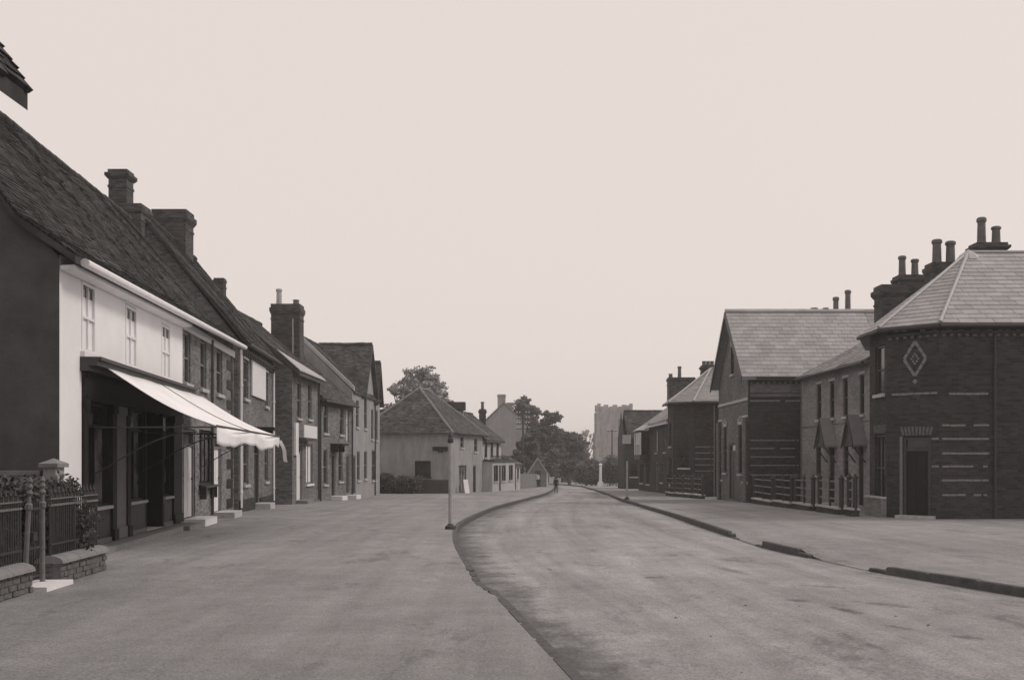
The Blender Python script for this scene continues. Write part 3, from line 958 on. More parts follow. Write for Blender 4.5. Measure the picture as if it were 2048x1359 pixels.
# --- tall brick house with the white board
F3 = Fr((-9.17, 34.35), (-10.05, 43.0))
L3 = F3.len
T = Thing('brick_house', 'red brick house with a large white board between its upper windows', 'house', F3.pt(L3 / 2, 0, P(38)), 'houses on the shop side')
e0, e1 = 5.62, 5.75
ops = [F3.op(486, 498, 702, 785, maxw=1.0, lintel=.22, linmat=whitep_m), F3.op(527, 538, 722, 795, maxw=1.0, lintel=.22, linmat=whitep_m),
       F3.op(485, 499, 885, 974, maxw=1.05, lintel=.18, linmat=brick_d), F3.op(507, 519, 868, 1003, 'door', 1.1, mat=dark_wood, frame=brown_wood, step=(.6, .2)), F3.op(527, 538, 885, 966, maxw=1.0, lintel=.18, linmat=brick_d)]
for o in ops[:2]: o['z0'], o['z1'] = 3.75, 5.12
for k in (2, 4): ops[k]['z0'], ops[k]['z1'] = .75, 2.2
ops[3]['z0'] = P(38) + .2; ops[3]['z1'] = ops[3]['z0'] + 2.25
mbw = wall_front(F3, 0, L3, -.6, e0, e1, ops)
gable_shell(F3, 0, L3, -.6, 6.4, e0, e1, 9.75, 9.85, 3.2, mbw)
T.part('wall', mbw, brick_l3); fill(T, F3, ops)
pf = lambda e, r: [(.30, e - .08), (-3.2, r), (-6.7, e - .08)]
std_roof(T, F3, -.12, L3 + .15, pf(e0, 9.85), pf(e1, 9.95), tile_m, gauge=.13, tw=.2)
mb = MB().fbox(F3, .02, L3 - .02, .003, .16, e0 - .28, e0 - .16)
k = .15
while k < L3 - .2:
    mb.fbox(F3, k, k + .14, .003, .13, e0 - .42, e0 - .281); k += .42
T.part('cornice', mb, brown_wood)
T.part('gutter', MB().tube(F3.pt(-.1, .37, e0 - .14), F3.pt(L3 + .1, .37, e1 - .14), .07, .07, 8), iron_m)
downpipe(T, F3, .12, .0, e0 - .2, whitep_m, .06, .05); downpipe(T, F3, L3 - .12, -.1, e1 - .2, whitep_m, .06, .05)
u0, u1 = F3.hit(500)[0], F3.hit(529)[0]
T.part('white_board', MB().fbox(F3, u0 + .15, u1 - .1, .02, .07, 3.95, 5.25), whitep_m, label='large blank white signboard')
u0, u1 = ops[3]['u0'] - .3, ops[3]['u1'] + .3
mb = MB().fbox(F3, u0, u1, .004, .75, 2.72, 2.82).fbox(F3, u0 + .05, u0 + .15, .004, .5, 2.35, 2.719).fbox(F3, u1 - .15, u1 - .05, .004, .5, 2.35, 2.719)
T.part('door_canopy', mb, dark_wood)
cy_ = 39.4
chimney(T, (at(346, cy_), cy_), 1.28, .95, 9.0, zat(424, cy_), mat=brick_c, cap=.10, crown=.5)
cy_ = 46.5
T.part('plinth', MB().fbox(F3, 0.02, ops[3]['u0'] - .15, .003, .06, -.6, P(36) + .42).fbox(F3, ops[3]['u1'] + .15, L3 - .02, .003, .06, -.6, P(41) + .42), brick_d)

# --- house standing forward with a dark end wall and pale eaves apron
F4 = Fr((-9.36, 43.6), (-9.36, 49.45))
T = Thing('brick_house', 'house standing forward of its neighbour, dark end wall and white shop doorway', 'house', F4.pt(3, 0, P(46)), 'houses on the shop side')
e4 = 5.45
ops = [F4.op(594, 603, 762, 836, maxw=.85), F4.op(615, 624, 765, 838, maxw=.85),
       F4.op(592, 605, 885, 1000, 'door', 1.15, mat=whitep_m, step=(.5, .15), stepmat=cement_m), F4.op(610, 627, 888, 967, maxw=1.5, cols=2, sash=1, glass=blind_m, sillmat=whitep_m)]
mbw = wall_front(F4, 0, F4.len, -.8, e4, e4, ops)
gable_shell(F4, 0, F4.len, -.8, 5.6, e4, e4, 8.0, 8.0, 2.8, mbw)
T.part('wall', mbw, brick_l3); fill(T, F4, ops)
pf = [(.34, e4 - .12), (-2.8, 8.1), (-5.9, e4 - .12)]
rf = std_roof(T, F4, -.14, F4.len + .1, pf, pf, tile2_m, gauge=.14, tw=.22)
s = (8.1 - e4 + .12) / 3.14
mb = MB()
A = [F4.pt(-.16, .36, e4 - .08), F4.pt(F4.len + .1, .36, e4 - .08), F4.pt(F4.len + .1, .16, e4 - .08 + .2 * s), F4.pt(-.16, -.62, e4 - .08 + .98 * s)]
mb.hexa([(p[0], p[1], p[2] + .02) for p in A], [(p[0], p[1], p[2] + .075) for p in A])
T.part('eaves_apron', mb, lead_m, rf)
T.part('pilaster', MB().fbox(F4, F4.hit(587)[0] + .03, F4.hit(593)[0] - .02, .003, .1, 1.8, 3.2), whitep_m)
o = F4.op(606, 632, 851, 876)
T.part('shop_sign', MB().fbox(F4, o['u0'], o['u1'], .01, .06, o['z0'], o['z1']), whitep_m, label='plain white shop signboard')
T.part('door_hood', MB().fbox(F4, F4.hit(594)[0], F4.hit(616)[0], .004, .4, o['z0'] - .13, o['z0'] - .02), brown_wood)
downpipe(T, F4, F4.len - .1, -.3, e4 - .1, iron_m)
chimney(T, (at(440, 48.8), 48.8), .46, .46, 5.6, zat(557, 48.8), mat=brick_c, cap=.03, crown=.2)
cy_ = 51.2
cx_ = at(575, cy_)
chimney(T, (cx_, cy_), 1.42, 1.0, 6.3, zat(610, cy_), pots=((-.42, 0, .85, .15, potp_m), (.45, .1, .28, .16, pot_m)), mat=brick_c, cap=.07, crown=.5)
T.part('flashing', MB().tube((cx_ + .38, cy_ - .53, 6.4), (cx_ + .38, cy_ - .53, zat(640, cy_)), .035, .035, 6), lead_m)

# --- low cottage between
F5 = Fr((-9.36, 49.5), (-8.66, 55.45))
T = Thing('cottage', 'drab low cottage with white door steps, left of the gabled house', 'cottage', F5.pt(3, 0, P(52)), 'houses on the shop side')
e5 = 4.62
ops = [F5.op(647, 656, 797, 866, maxw=.9), F5.op(679, 687, 803, 869, maxw=.85), F5.op(693, 698.5, 812, 884, maxw=.6, glass=blind_m, sill=False),
       F5.op(647, 655, 898, 968, maxw=.9), F5.op(663, 671, 893, 990, 'door', .95, mat=dark_wood, step=(.6, .2), stepmat=whitep_m), F5.op(677, 685, 898, 962, maxw=.85), F5.op(692, 699, 908, 985, 'door', .8, mat=brown_wood, step=(.6, .2), stepmat=whitep_m, fan=False)]
mbw = wall_front(F5, 0, F5.len, -.9, e5, e5, ops)
gable_shell(F5, 0, F5.len, -.9, 5.4, e5, e5, 7.05, 7.05, 2.7, mbw)
T.part('wall', mbw, brick_l); fill(T, F5, ops)
pf = [(.3, e5 - .08), (-2.7, 7.15), (-5.7, e5 - .08)]
std_roof(T, F5, -.05, F5.len - .02, pf, pf, tile2_m, gauge=.14, tw=.22)
T.part('gutter', MB().tube(F5.pt(0, .36, e5 - .16), F5.pt(F5.len - .05, .36, e5 - .16), .07, .07, 8), iron_m)
T.part('eaves_board', MB().fbox(F5, .02, F5.len - .05, .003, .1, e5 - .36, e5 - .12), dark_wood)
u0, u1 = ops[4]['u0'] - .2, ops[4]['u1'] + .35
T.part('door_canopy', MB().fbox(F5, u0, u1, .004, .6, 2.32, 2.42).fbox(F5, u0 + .05, u0 + .12, .004, .4, 2.0, 2.319).fbox(F5, u1 - .12, u1 - .05, .004, .4, 2.0, 2.319), dark_wood)
downpipe(T, F5, F5.len - .15, -.5, e5 - .2, iron_m); downpipe(T, F5, .15, -.4, e5 - .2, iron_m)

# --- house with two street gables
F6 = Fr((-8.66, 55.5), (-8.45, 65.4))
T = Thing('gabled_house', 'pale rendered house with two steep gables to the street', 'house', F6.pt(5, 0, P(60)), 'houses on the shop side')
e6 = 5.35
ops = [F6.op(712, 717.5, 800, 854, maxw=.9), F6.op(728, 734, 795, 857, maxw=1.0), F6.op(742, 747, 818, 878, maxw=.85), F6.op(751, 755.5, 820, 880, maxw=.85),
       F6.op(714, 719.5, 902, 960, maxw=.95), F6.op(728, 734, 902, 957, maxw=1.0), F6.op(706.5, 711, 910, 986, 'door', .95, mat=dark_wood, fan=False), F6.op(743, 752, 900, 960, maxw=1.6, cols=2)]
mbw = wall_front(F6, 0, F6.len, -1.0, e6, e6, ops)
gable_shell(F6, 0, F6.len, -1.0, 5.6, e6, e6, 8.1, 8.1, 2.8, mbw)
def xgable(c, hw, zr):
    mbw.face([F6.pt(c - hw, 0, e6), F6.pt(c + hw, 0, e6), F6.pt(c, 0, zr)])
xgable(5.5, 2.2, 8.35); xgable(8.75, 1.1 * .95, 7.6)
T.part('wall', mbw, mid_render); fill(T, F6, ops)
pf = [(.12, e6 + .02), (-2.8, 8.25), (-5.8, e6)]
std_roof(T, F6, .25, F6.len, pf, pf, tile2_m, gauge=.14, tw=.22)
T.part('gable_coping', MB().hexa([F6.pt(-.02, .1, e6 - .02), F6.pt(.24, .1, e6 - .02), F6.pt(.24, -2.8, 8.12), F6.pt(-.02, -2.8, 8.12)], [F6.pt(-.02, .1, e6 + .22), F6.pt(.24, .1, e6 + .22), F6.pt(.24, -2.8, 8.36), F6.pt(-.02, -2.8, 8.36)]), pale_render)
def xroof(c, hw, zr, back):
    mb = MB(); t = .14; ov = .22
    polys = []
    for sgn in (-1, 1):
        a = c + sgn * (hw + .18); za = e6 - .18 * (zr - e6) / hw
        q = [F6.pt(a, ov, za + .1), F6.pt(a, -back, za + .1), F6.pt(c, -back, zr + .1), F6.pt(c, ov, zr + .1)]
        mb.hexa([(p[0], p[1], p[2] - t) for p in q], q)
        polys.append(q if sgn > 0 else q)
    r = T.part('gable_roof', mb, tile2_m)
    tile_field(T, r, polys, tile2_m, .14, .22)
    ridge_cap(T, r, F6.pt(c, ov, zr + .12), F6.pt(c, -back, zr + .12), tile2_m)
    for sgn in (-1, 1):
        a = c + sgn * (hw + .16); za = e6 - .16 * (zr - e6) / hw
        q = [F6.pt(a, ov + .002, za - .06), F6.pt(a, ov + .002, za + .09), F6.pt(c, ov + .002, zr + .09), F6.pt(c, ov + .002, zr - .06)]
        q2 = [F6.pt(a, ov + .05, za - .06), F6.pt(a, ov + .05, za + .09), F6.pt(c, ov + .05, zr + .09), F6.pt(c, ov + .05, zr - .06)]
        T.part('barge_board', MB().hexa(q, q2), brown_wood, r)
xroof(5.5, 2.2, 8.35, 3.0); xroof(8.75, 1.05, 7.6, 2.4)
downpipe(T, F6, 7.65, -.6, e6 - .1, iron_m)

# ================================================================== NEAR LEFT GARDEN
FW = Fr((-5.78, 9.0), (-6.05, 15.3))       # street face of the low wall
def low_wall(u0, u1, label):
    T = Thing('low_brick_wall', label, 'wall', FW.pt((u0 + u1) / 2, -.15, 0), 'garden walls by the railings')
    T.part('core', MB().fbox(FW, u0 + .01, u1 - .01, -.30, -.02, -.25, .24), mortar_m)
    rows, h = 4, .072
    for r in range(-1, rows):
        u = u0 + (.11 if r % 2 else 0)
        if r % 2: T.copy('brick', BRICK_GARDEN, mframe(FW, u0 + .05, -.06 + rng.normal(0, .006), .03 + r * h + .01, .10, .12, h - .011))
        while u < u1 - .06:
            b = min(.215, u1 - u)
            T.copy('brick', BRICK_GARDEN, mframe(FW, u + b / 2, -.06 + rng.normal(0, .007), .03 + r * h + .01 + rng.normal(0, .002), b - .012, .12, h - .011, rng.normal(0, .01)))
            u += .225
        T.copy('brick', BRICK_GARDEN, mframe(FW, u1 - .04, -.21, .03 + r * h + .01, .10, .17, h - .012))
        T.copy('brick', BRICK_GARDEN, mframe(FW, u0 + .04, -.21, .03 + r * h + .01, .10, .17, h - .012))
    k = u0 - .02
    while k < u1:
        b = min(.62, u1 + .02 - k)
        n = 9; mb = MB()
        pr_ = [(.02 - .17 + .19 * math.cos(math.pi * q / n), .265 + .105 * math.sin(math.pi * q / n)) for q in range(n + 1)]
        for q in range(n):
            mb.face([FW.pt(k, *pr_[q]), FW.pt(k + b - .008, *pr_[q]), FW.pt(k + b - .008, *pr_[q + 1]), FW.pt(k, *pr_[q + 1])])
        mb.face([FW.pt(k, *p) for p in pr_]); mb.face([FW.pt(k + b - .008, *p) for p in pr_[::-1]])
        mb.face([FW.pt(k, *pr_[0]), FW.pt(k, *pr_[-1]), FW.pt(k + b - .008, *pr_[-1]), FW.pt(k + b - .008, *pr_[0])])
        T.part('coping', mb, cement_m)
        k += b
g0, g1 = FW.hit(66)[0], FW.hit(122)[0]
low_wall(0, g0, 'low brick wall with rounded coping, near side of the garden gate')
low_wall(g1, FW.len, 'low brick wall with rounded coping between the garden gate and the shop')
def railing(u0, u1, label, zbase=.36):
    T = Thing('iron_railing', label, 'railing', FW.pt((u0 + u1) / 2, -.15, zbase), 'garden railings')
    u = u0 + .04; k = 0
    while u < u1 - .02:
        z1 = 1.2 if k % 2 == 0 else 1.12
        T.copy('bar', BAR, Matrix.Translation(FW.pt(u, -.15, zbase - .02)) @ Matrix.Rotation(rng.normal(0, .004), 4, 'X') @ Matrix.Diagonal((.010, .010, z1 - zbase, 1)))
        u += .065; k += 1
    mb = MB()
    u = u0 + .04; k = 0
    while u < u1 - .02:
        z1 = 1.2 if k % 2 == 0 else 1.12
        mb.lathe(FW.pt(u, -.15, z1 - .02), [(.009, 0), (.021, .02), (.012, .06), (.002, .11)], 5)
        u += .065; k += 1
    T.part('spear_heads', mb, iron_m, kind='stuff')
    for z in (.50, 1.02):
        T.part('rail', MB().fbox(FW, u0, u1, -.172, -.128, z, z + .028), ironp_m if z > .9 else iron_m)
    T.part('rail', MB().fbox(FW, u0, u1, -.168, -.132, 1.11, 1.128), ironp_m)
    for u in (u0 + .02, (u0 + u1) / 2, u1 - .02):
        T.part('stanchion', MB().tube(FW.pt(u, -.15, zbase - .03), FW.pt(u, -.15, 1.16), .02, .016, 8), iron_m)
railing(0, g0, 'black iron railing on the low wall, near side of the gate')
railing(g1 + .0, FW.len, 'black iron railing on the low wall between the gate and the shop')
def gatepost(u, lean, label):
    T = Thing('gate_post', label, 'post', FW.pt(u, -.15, 0), 'garden gate posts')
    b = FW.pt(u, -.15, 0)
    mb = MB().lathe((b[0], b[1], -.1), [(.05, 0), (.05, .14), (.032, .17), (.030, 1.10), (.045, 1.12), (.045, 1.18), (.026, 1.2), (.022, 1.28), (.042, 1.32), (.024, 1.36), (.040, 1.40), (.022, 1.44), (.036, 1.47), (.004, 1.53)], 10)
    o = T.part('shaft', mb, ironp_m, smooth=False)
    T.e.rotation_euler = lean
gatepost(g0 + .1, (rad(-2.5), rad(2), 0), 'leaning iron gate post with knobbed finial, on the hinge side')
gatepost(g1 - .22, (0, 0, 0), 'upright iron gate post with knobbed finial beside the low wall')
T = Thing('garden_gate', 'narrow barred iron garden gate between the two finial posts', 'gate', FW.pt(g0 + .3, -.15, .08))
u0, u1 = g0 + .16, g1 - .27
u = u0 + .03
while u < u1:
    T.copy('bar', BAR, Matrix.Translation(FW.pt(u, -.15, .1)) @ Matrix.Diagonal((.008, .008, 1.02, 1))); u += .07
for z in (.14, .5, 1.0):
    T.part('rail', MB().fbox(FW, u0, u1, -.168, -.132, z, z + .03), iron_m)
T.part('latch', MB().fbox(FW, u0 + .05, u0 + .17, -.128, -.08, .62, .72), iron_m)
b = MB().fbox(FW, g0 + .02, g1 - .0, -.32, .16, -.2, .055).build('gate_step', whitep_m, origin=FW.pt((g0 + g1) / 2, 0, 0))
b['label'] = 'whitened stone step at the garden gate'; b['category'] = 'step'
# garden wall and pier against the shop's end wall
T = Thing('garden_pier', 'rendered pier with a stone cap against the dark end wall', 'pier', (at(105, 15.6), 15.6, 0))
xa, xb = at(92, 15.6), at(117, 15.6)
T.part('shaft', ybox(MB(), xa, xb, 15.5, 15.8, -.1, 1.52), grey_render)
mb = MB(); xm = (xa + xb) / 2
ybox(mb, xa - .05, xb + .05, 15.45, 15.85, 1.521, 1.58)
mb.face([(xa - .05, 15.45, 1.58), (xb + .05, 15.45, 1.58), (xm, 15.65, 1.66)]); mb.face([(xb + .05, 15.45, 1.58), (xb + .05, 15.85, 1.58), (xm, 15.65, 1.66)]); mb.face([(xb + .05, 15.85, 1.58), (xa - .05, 15.85, 1.58), (xm, 15.65, 1.66)]); mb.face([(xa - .05, 15.85, 1.58), (xa - .05, 15.45, 1.58), (xm, 15.65, 1.66)])
T.part('cap', mb, cement_m)
T = Thing('garden_wall', 'low rendered garden wall running back from the capped pier', 'wall', (at(60, 15.6), 15.6, 0))
T.part('wall_body', ybox(MB(), -10.5, xa - .06, 15.56, 15.74, -.1, 1.4), grey_render)
T.part('coping', ybox(MB(), -10.5, xa - .06, 15.52, 15.78, 1.401, 1.47), cement_m)

def foliage(clumps, n, size, tone_by_top=True, flat=1.0):
    """leaf-sized faces spread through a set of ellipsoid clumps (c, r)"""
    V, Fc, tn = [], [], []
    wsum = sum(r[0] * r[1] + r[0] * r[2] for c, r in clumps)
    for c, r in clumps:
        k = int(n * (r[0] * r[1] + r[0] * r[2]) / wsum)
        d = rng.normal(size=(k, 3)); d /= np.linalg.norm(d, axis=1)[:, None]
        rr = rng.random(k) ** .45 * (1 + rng.normal(0, .10, k))
        p = np.array(c) + d * rr[:, None] * np.array(r)
        ct = rng.uniform(-.18, .18)
        for q in p:
            a = Vector(rng.normal(size=3)).normalized(); b = a.orthogonal().normalized()
            s = size * float(rng.uniform(.55, 1.35))
            q = Vector(q); t = float(np.clip(rng.normal(.45, .22) + ct, 0, 1))
            i = len(V)
            V += [tuple(q - a * s), tuple(q + b * s * .55), tuple(q + a * s), tuple(q - b * s * .55)]
            Fc.append((i, i + 1, i + 2, i + 3)); tn.append(t)
    return V, Fc, tn

def leaf_part(T, name, clumps, n, size, mat, parent=None):
    V, Fc, tn = foliage(clumps, n, size)
    me = bpy.data.meshes.new(name)
    o = T.loc
    me.from_pydata([(v[0] - o.x, v[1] - o.y, v[2] - o.z) for v in V], [], Fc)
    a = me.attributes.new('tone', 'FLOAT', 'FACE'); a.data.foreach_set('value', tn)
    me.materials.append(mat); me.update()
    ob = bpy.data.objects.new(name, me); COL.objects.link(ob); ob.parent = parent or T.e
    return ob

def shrub(x, y, w, d, h, label, mat, n=900, size=.05, group=None, z=None, name='shrub', cat='shrub', stems=5):
    z = P(y) if z is None else z
    T = Thing(name, label, cat, (x, y, z), group)
    mb = MB()
    cl = []
    for k in range(9):
        a = rng.uniform(0, 2 * math.pi); r = math.sqrt(rng.random()) * .62
        cx, cy = x + w / 2 * r * math.cos(a), y + d / 2 * r * math.sin(a)
        cz = z + h * rng.uniform(.35, .82)
        s = rng.uniform(.28, .45)
        cl.append(((cx, cy, cz), (w * s * .6 + .04, d * s * .6 + .04, min(h * s * .6, z + h - cz + .05))))
    cl.append(((x, y, z + h * .32), (w * .48, d * .48, h * .30)))
    for c, r in cl[:stems]:
        mb.tube((x + rng.normal(0, .05), y + rng.normal(0, .05), z - .05), c, .012 * h + .008, .006, 5)
    T.part('stem', mb, bark_m)
    leaf_part(T, 'foliage', cl, n, size, mat)
for i, (px, Y, w, h, lab) in enumerate([(62, 14.2, 1.5, 1.42, 'dark leafy garden shrub behind the iron gate'), (128, 14.6, 1.5, 1.5, 'taller dark garden shrub in front of the capped pier'), (172, 15.1, 1.0, 1.36, 'dark garden shrub at the shop end of the railings'), (20, 13.8, 1.4, 1.42, 'dark garden shrub at the near end of the railings')]):
    shrub(min(at(px, Y), -6.42 - w * .30) if px > 150 else at(px, Y) - .25, Y, w, .8, h, lab, leaf_g, 4200, .04, 'garden shrubs')

# ================================================================== CORNER HOUSES ACROSS THE SIDE STREET
C0 = Vector((-4.24, 70.0, 0)); cd = Vector((.243, .970, 0)).normalized(); cn = Vector((-cd.y, cd.x, 0))
FC = Fr((C0.x, C0.y), (C0.x + cd.x, C0.y + cd.y), 1)      # street front of the corner house
FS = Fr((C0.x + cn.x * 6.6, C0.y + cn.y * 6.6), (C0.x, C0.y), 1)   # its end towards us
T = Thing('corner_house', 'rendered corner house with a big dark hipped roof across the side street', 'house', (C0.x, C0.y, P(70)), 'houses past the side street')
e7 = 3.45; zb7 = -1.4; LC, LS = 8.2, 6.6
opsS = [FS.op(829, 862, 921, 953, cols=2, sash=1, frame=dark_wood, sillmat=dark_plaster_m, maxw=1.15)]
opsC = [FC.op(920, 928, 872, 895, maxw=.8, glass=glass_m), FC.op(947, 956, 876, 903, maxw=.9), FC.op(912, 938, 930, 985, 'win', 1.9, cols=3, sash=1, glass=net_m, frame=brown_wood), FC.op(946, 952, 930, 984, 'door', .95, mat=dark_wood, fan=False)]
mbw = wall_front(FS, 0, LS, zb7, e7, e7, opsS)
wall_front(FC, 0, LC, zb7, e7, e7, opsC, mb=mbw)
mbw.face([FC.pt(LC, 0, zb7), FC.pt(LC, -LS, zb7), FC.pt(LC, -LS, e7), FC.pt(LC, 0, e7)])
mbw.face([FC.pt(0, -LS, zb7), FC.pt(LC, -LS, zb7), FC.pt(LC, -LS, e7), FC.pt(0, -LS, e7)])
T.part('wall', mbw, grey_render); fill(T, FS, opsS); fill(T, FC, opsC)
T.part('plinth', MB().fbox(FS, .02, LS - .02, .003, .05, zb7, P(71) + .95), dark_plaster_m, label='dark band along the foot of the end wall')  # dark strip added for the darker lower part of this wall
ov = .35; zt7 = 6.75; ze = e7 - .05
A, B, Cc, D = FC.pt(-ov, ov, ze), FC.pt(LC + ov, ov, ze), FC.pt(LC + ov, -LS - ov, ze), FC.pt(-ov, -LS - ov, ze)
R1, R2 = FC.pt(3.2, -3.3, zt7), FC.pt(LC - 3.2, -3.3, zt7)
mb = MB()
for q in ([D, A, R1], [A, B, R2, R1], [B, Cc, R2], [Cc, D, R1, R2]): mb.face(q)
mb.face([A, D, Cc, B])
rf = T.part('roof', mb, tile2_m)
tile_field(T, rf, [[D, A, R1], [A, B, R2, R1]], tile2_m, .16, .24)
for a, b in ((A, R1), (D, R1), (B, R2), (R1, R2)): ridge_cap(T, rf, a, b, cement_m, .10)
T.part('wall_sign', MB().fbox(FS, FS.hit(866)[0], FS.hit(896)[0], .05, .10, zat(901, 70.5), zat(893, 70.5)).fbox(FS, FS.hit(879)[0], FS.hit(886)[0], .02, .3, zat(904, 70.5), zat(901, 70.5)), dark_wood, label='small dark board on a bracket')
ccx = FC.pt(LC - .6, -2.5, 0)
chimney(T, (at(907, 78), 78), 1.5, .8, 4.2, zat(812, 78), mat=grey_render, cap=.04, crown=.2, ang=0, bands=False)
T.part('chimney_cornice', ybox(MB(), at(881, 78), at(931, 78), 77.4, 78.6, zat(820, 78), zat(804, 78)), brick_c)
# bushes at its foot
for i, (px, Y, w, h, lab) in enumerate([(770, 70.3, 2.2, 1.5, 'dark round bush against the gabled house, first of three'), (793, 69.9, 1.9, 1.25, 'low dark bush, middle of the three below the hipped roof'), (822, 69.6, 1.7, 1.35, 'dark round bush under the side window of the corner house')]):
    shrub(at(px, Y), Y, w, 1.2, h, lab, leaf_d, 1600, .09, 'bushes at the corner house')

# --- dark roofed house up the side street, behind
FY = Fr((at(735, 92), 92), (at(835, 92), 92), 1)
T = Thing('tiled_house', 'dark roofed house up the side street behind the hipped corner house', 'house', FY.pt(2, 0, P(92)), 'houses past the side street')
ops = [dict(u0=1.2, u1=2.0, z0=1.2, z1=2.5, kind='win')]
eY, rY = zat(865, 92), zat(822, 94)
mbw = wall_front(FY, 0, FY.len, -1.6, eY, eY, ops); gable_shell(FY, 0, FY.len, -1.6, 5, eY, eY, rY, rY, 2.5, mbw)
T.part('wall', mbw, brick_d); fill(T, FY, ops)
pf = [(.3, eY - .1), (-2.5, rY + .08), (-5.3, eY - .1)]
std_roof(T, FY, -.1, FY.len + .1, pf, pf, tile_m, gauge=.18, tw=.26)
chimney(T, (at(822, 94.5), 94.5), 1.0, .7, rY - .6, zat(782, 94.5), mat=brick_c, cap=.08, crown=.3)
# --- small shop beyond the corner house
FD0 = FC.pt(LC + .02, .0, 0)
FD = Fr(FD0[:2], FC.pt(LC + 6, 0, 0)[:2], 1)
T = Thing('shop_house', 'small pale shop with projecting front beside the hipped corner house', 'shop', (FD0[0], FD0[1], P(80)), 'houses past the side street')
e8 = 3.1; LD = 5.6
ops = [FD.op(964, 969, 880, 912, maxw=.8, frame=dark_wood), FD.op(976, 981, 882, 912, maxw=.8, frame=dark_wood), FD.op(987, 991, 884, 912, maxw=.8, frame=dark_wood)]
for k, o in enumerate(ops): o['u0'] = .5 + k * 1.75; o['u1'] = o['u0'] + .85; o['z0'], o['z1'] = 1.75, 2.9
mbw = wall_front(FD, 0, LD, -1.6, e8, e8, ops)
gable_shell(FD, 0, LD, -1.6, 5, e8, e8, 5.2, 5.2, 2.5, mbw)
T.part('wall', mbw, pale_render); fill(T, FD, ops)
pf = [(.3, e8 - .05), (-2.5, 5.3), (-5.3, e8 - .05)]
std_roof(T, FD, 0, LD + .15, pf, pf, tile2_m, gauge=.16, tw=.24)
FE = Fr(FD.pt(.1, .75, 0)[:2], FD.pt(7.2, .75, 0)[:2], 1)
LE = 7.1
ops = []
for k in range(3):
    ops.append(dict(u0=.35 + k * 2.35, u1=1.75 + k * 2.35, z0=-.1, z1=1.15, kind='win', sash=1, cols=2, frame=brown_wood, glass=glass_m))
ops.append(dict(u0=2.0, u1=2.55, z0=-.85, z1=1.15, kind='door', mat=dark_wood, frame=brown_wood, fan=False))
mbw = wall_front(FE, 0, LE, -1.6, 1.45, 1.45, ops)
for u in (0, LE): mbw.face([FE.pt(u, 0, -1.6), FE.pt(u, 0, 1.45), FE.pt(u, -.75, 1.45), FE.pt(u, -.75, -1.6)])
sf = T.part('shop_front', mbw, pale_render); fill(T, FE, ops)
T.part('shop_roof', MB().fbox(FE, -.1, LE + .1, -.74, .15, 1.46, 1.58), brown_wood)
mb = MB().fbox(FE, -.05, LE - 1.9, -.02, .03, 1.581, 1.62).fbox(FE, -.05, LE - 1.9, -.02, .03, 1.85, 1.89)
k = 0
while k < LE - 2: mb.fbox(FE, k, k + .05, -.01, .02, 1.621, 1.849); k += .3
T.part('parapet_rail', mb, dark_wood)
cy_ = 84.5
chimney(T, (at(965, cy_), cy_), .55, .5, 3.9, zat(818, cy_), pots=((0, 0, .65, .14, pot_m),), mat=brick_c, cap=.07)
# --- lean-to
FH = Fr(FE.pt(LE + .1, -.2, 0)[:2], FE.pt(LE + 3, -.2, 0)[:2], 1)
T = Thing('lean_to_shed', 'small pale lean-to with a dark roof at the far end of the shop', 'shed', FH.pt(1, 0, P(88)))
ops = [dict(u0=.4, u1=1.15, z0=-.9, z1=.9, kind='door', mat=brown_wood, fan=False), dict(u0=1.5, u1=2.2, z0=-.1, z1=.9, kind='win', sash=1, cols=2)]
mbw = wall_front(FH, 0, 2.6, -1.6, 1.2, 1.2, ops)
for u in (0, 2.6): mbw.face([FH.pt(u, 0, -1.6), FH.pt(u, 0, 1.2), FH.pt(u, -3, 2.6), FH.pt(u, -3, -1.6)])
T.part('wall', mbw, pale_render); fill(T, FH, ops)
T.part('roof', MB().hexa([FH.pt(-.1, .25, 1.10), FH.pt(2.75, .25, 1.10), FH.pt(2.75, -3, 2.62), FH.pt(-.1, -3, 2.62)], [FH.pt(-.1, .25, 1.22), FH.pt(2.75, .25, 1.22), FH.pt(2.75, -3, 2.74), FH.pt(-.1, -3, 2.74)]), tile2_m)

# --- big pale gable behind
yb = 128
T = Thing('rendered_house', 'large grey house showing its blank gable and chimney behind the shop roofs', 'house', (at(1010, yb), yb, P(yb)), 'houses past the side street')
xa, xm, xb = at(962, yb), at(1008, yb), at(1052, yb)
FB = Fr((xa, yb), (xb, yb), 1); W = xb - xa
z0, ze, zr = P(yb) - .3, zat(850, yb), zat(806, yb)
mb = MB()
mb.face([FB.pt(0, 0, z0), FB.pt(W, 0, z0), FB.pt(W, 0, ze), FB.pt(W * .51, 0, zr), FB.pt(0, 0, ze)])
mb.face([FB.pt(0, -8, z0), FB.pt(W, -8, z0), FB.pt(W, -8, ze), FB.pt(W * .51, -8, zr), FB.pt(0, -8, ze)])
for u in (0, W): mb.face([FB.pt(u, 0, z0), FB.pt(u, -8, z0), FB.pt(u, -8, ze), FB.pt(u, 0, ze)])
T.part('wall', mb, mid_render)
mb = MB()
for (ua_, za_) in ((-.3, ze - .2), (W + .3, ze - .2)):
    q = [FB.pt(ua_, .15, za_), FB.pt(W * .51, .15, zr + .05), FB.pt(W * .51, -8.2, zr + .05), FB.pt(ua_, -8.2, za_)]
    mb.hexa(q, [(p[0], p[1], p[2] + .14) for p in q])
T.part('roof', mb, slatej_m)
chimney(T, (at(1003, yb), yb + .55), 1.0, .9, zr - 1.2, zat(788, yb), mat=grey_render, cap=.05, bands=False)
chimney(T, (at(1019, yb + 2), yb + 2), .8, .7, zr - 1.2, zat(803, yb), mat=mid_render, cap=.06, bands=False)

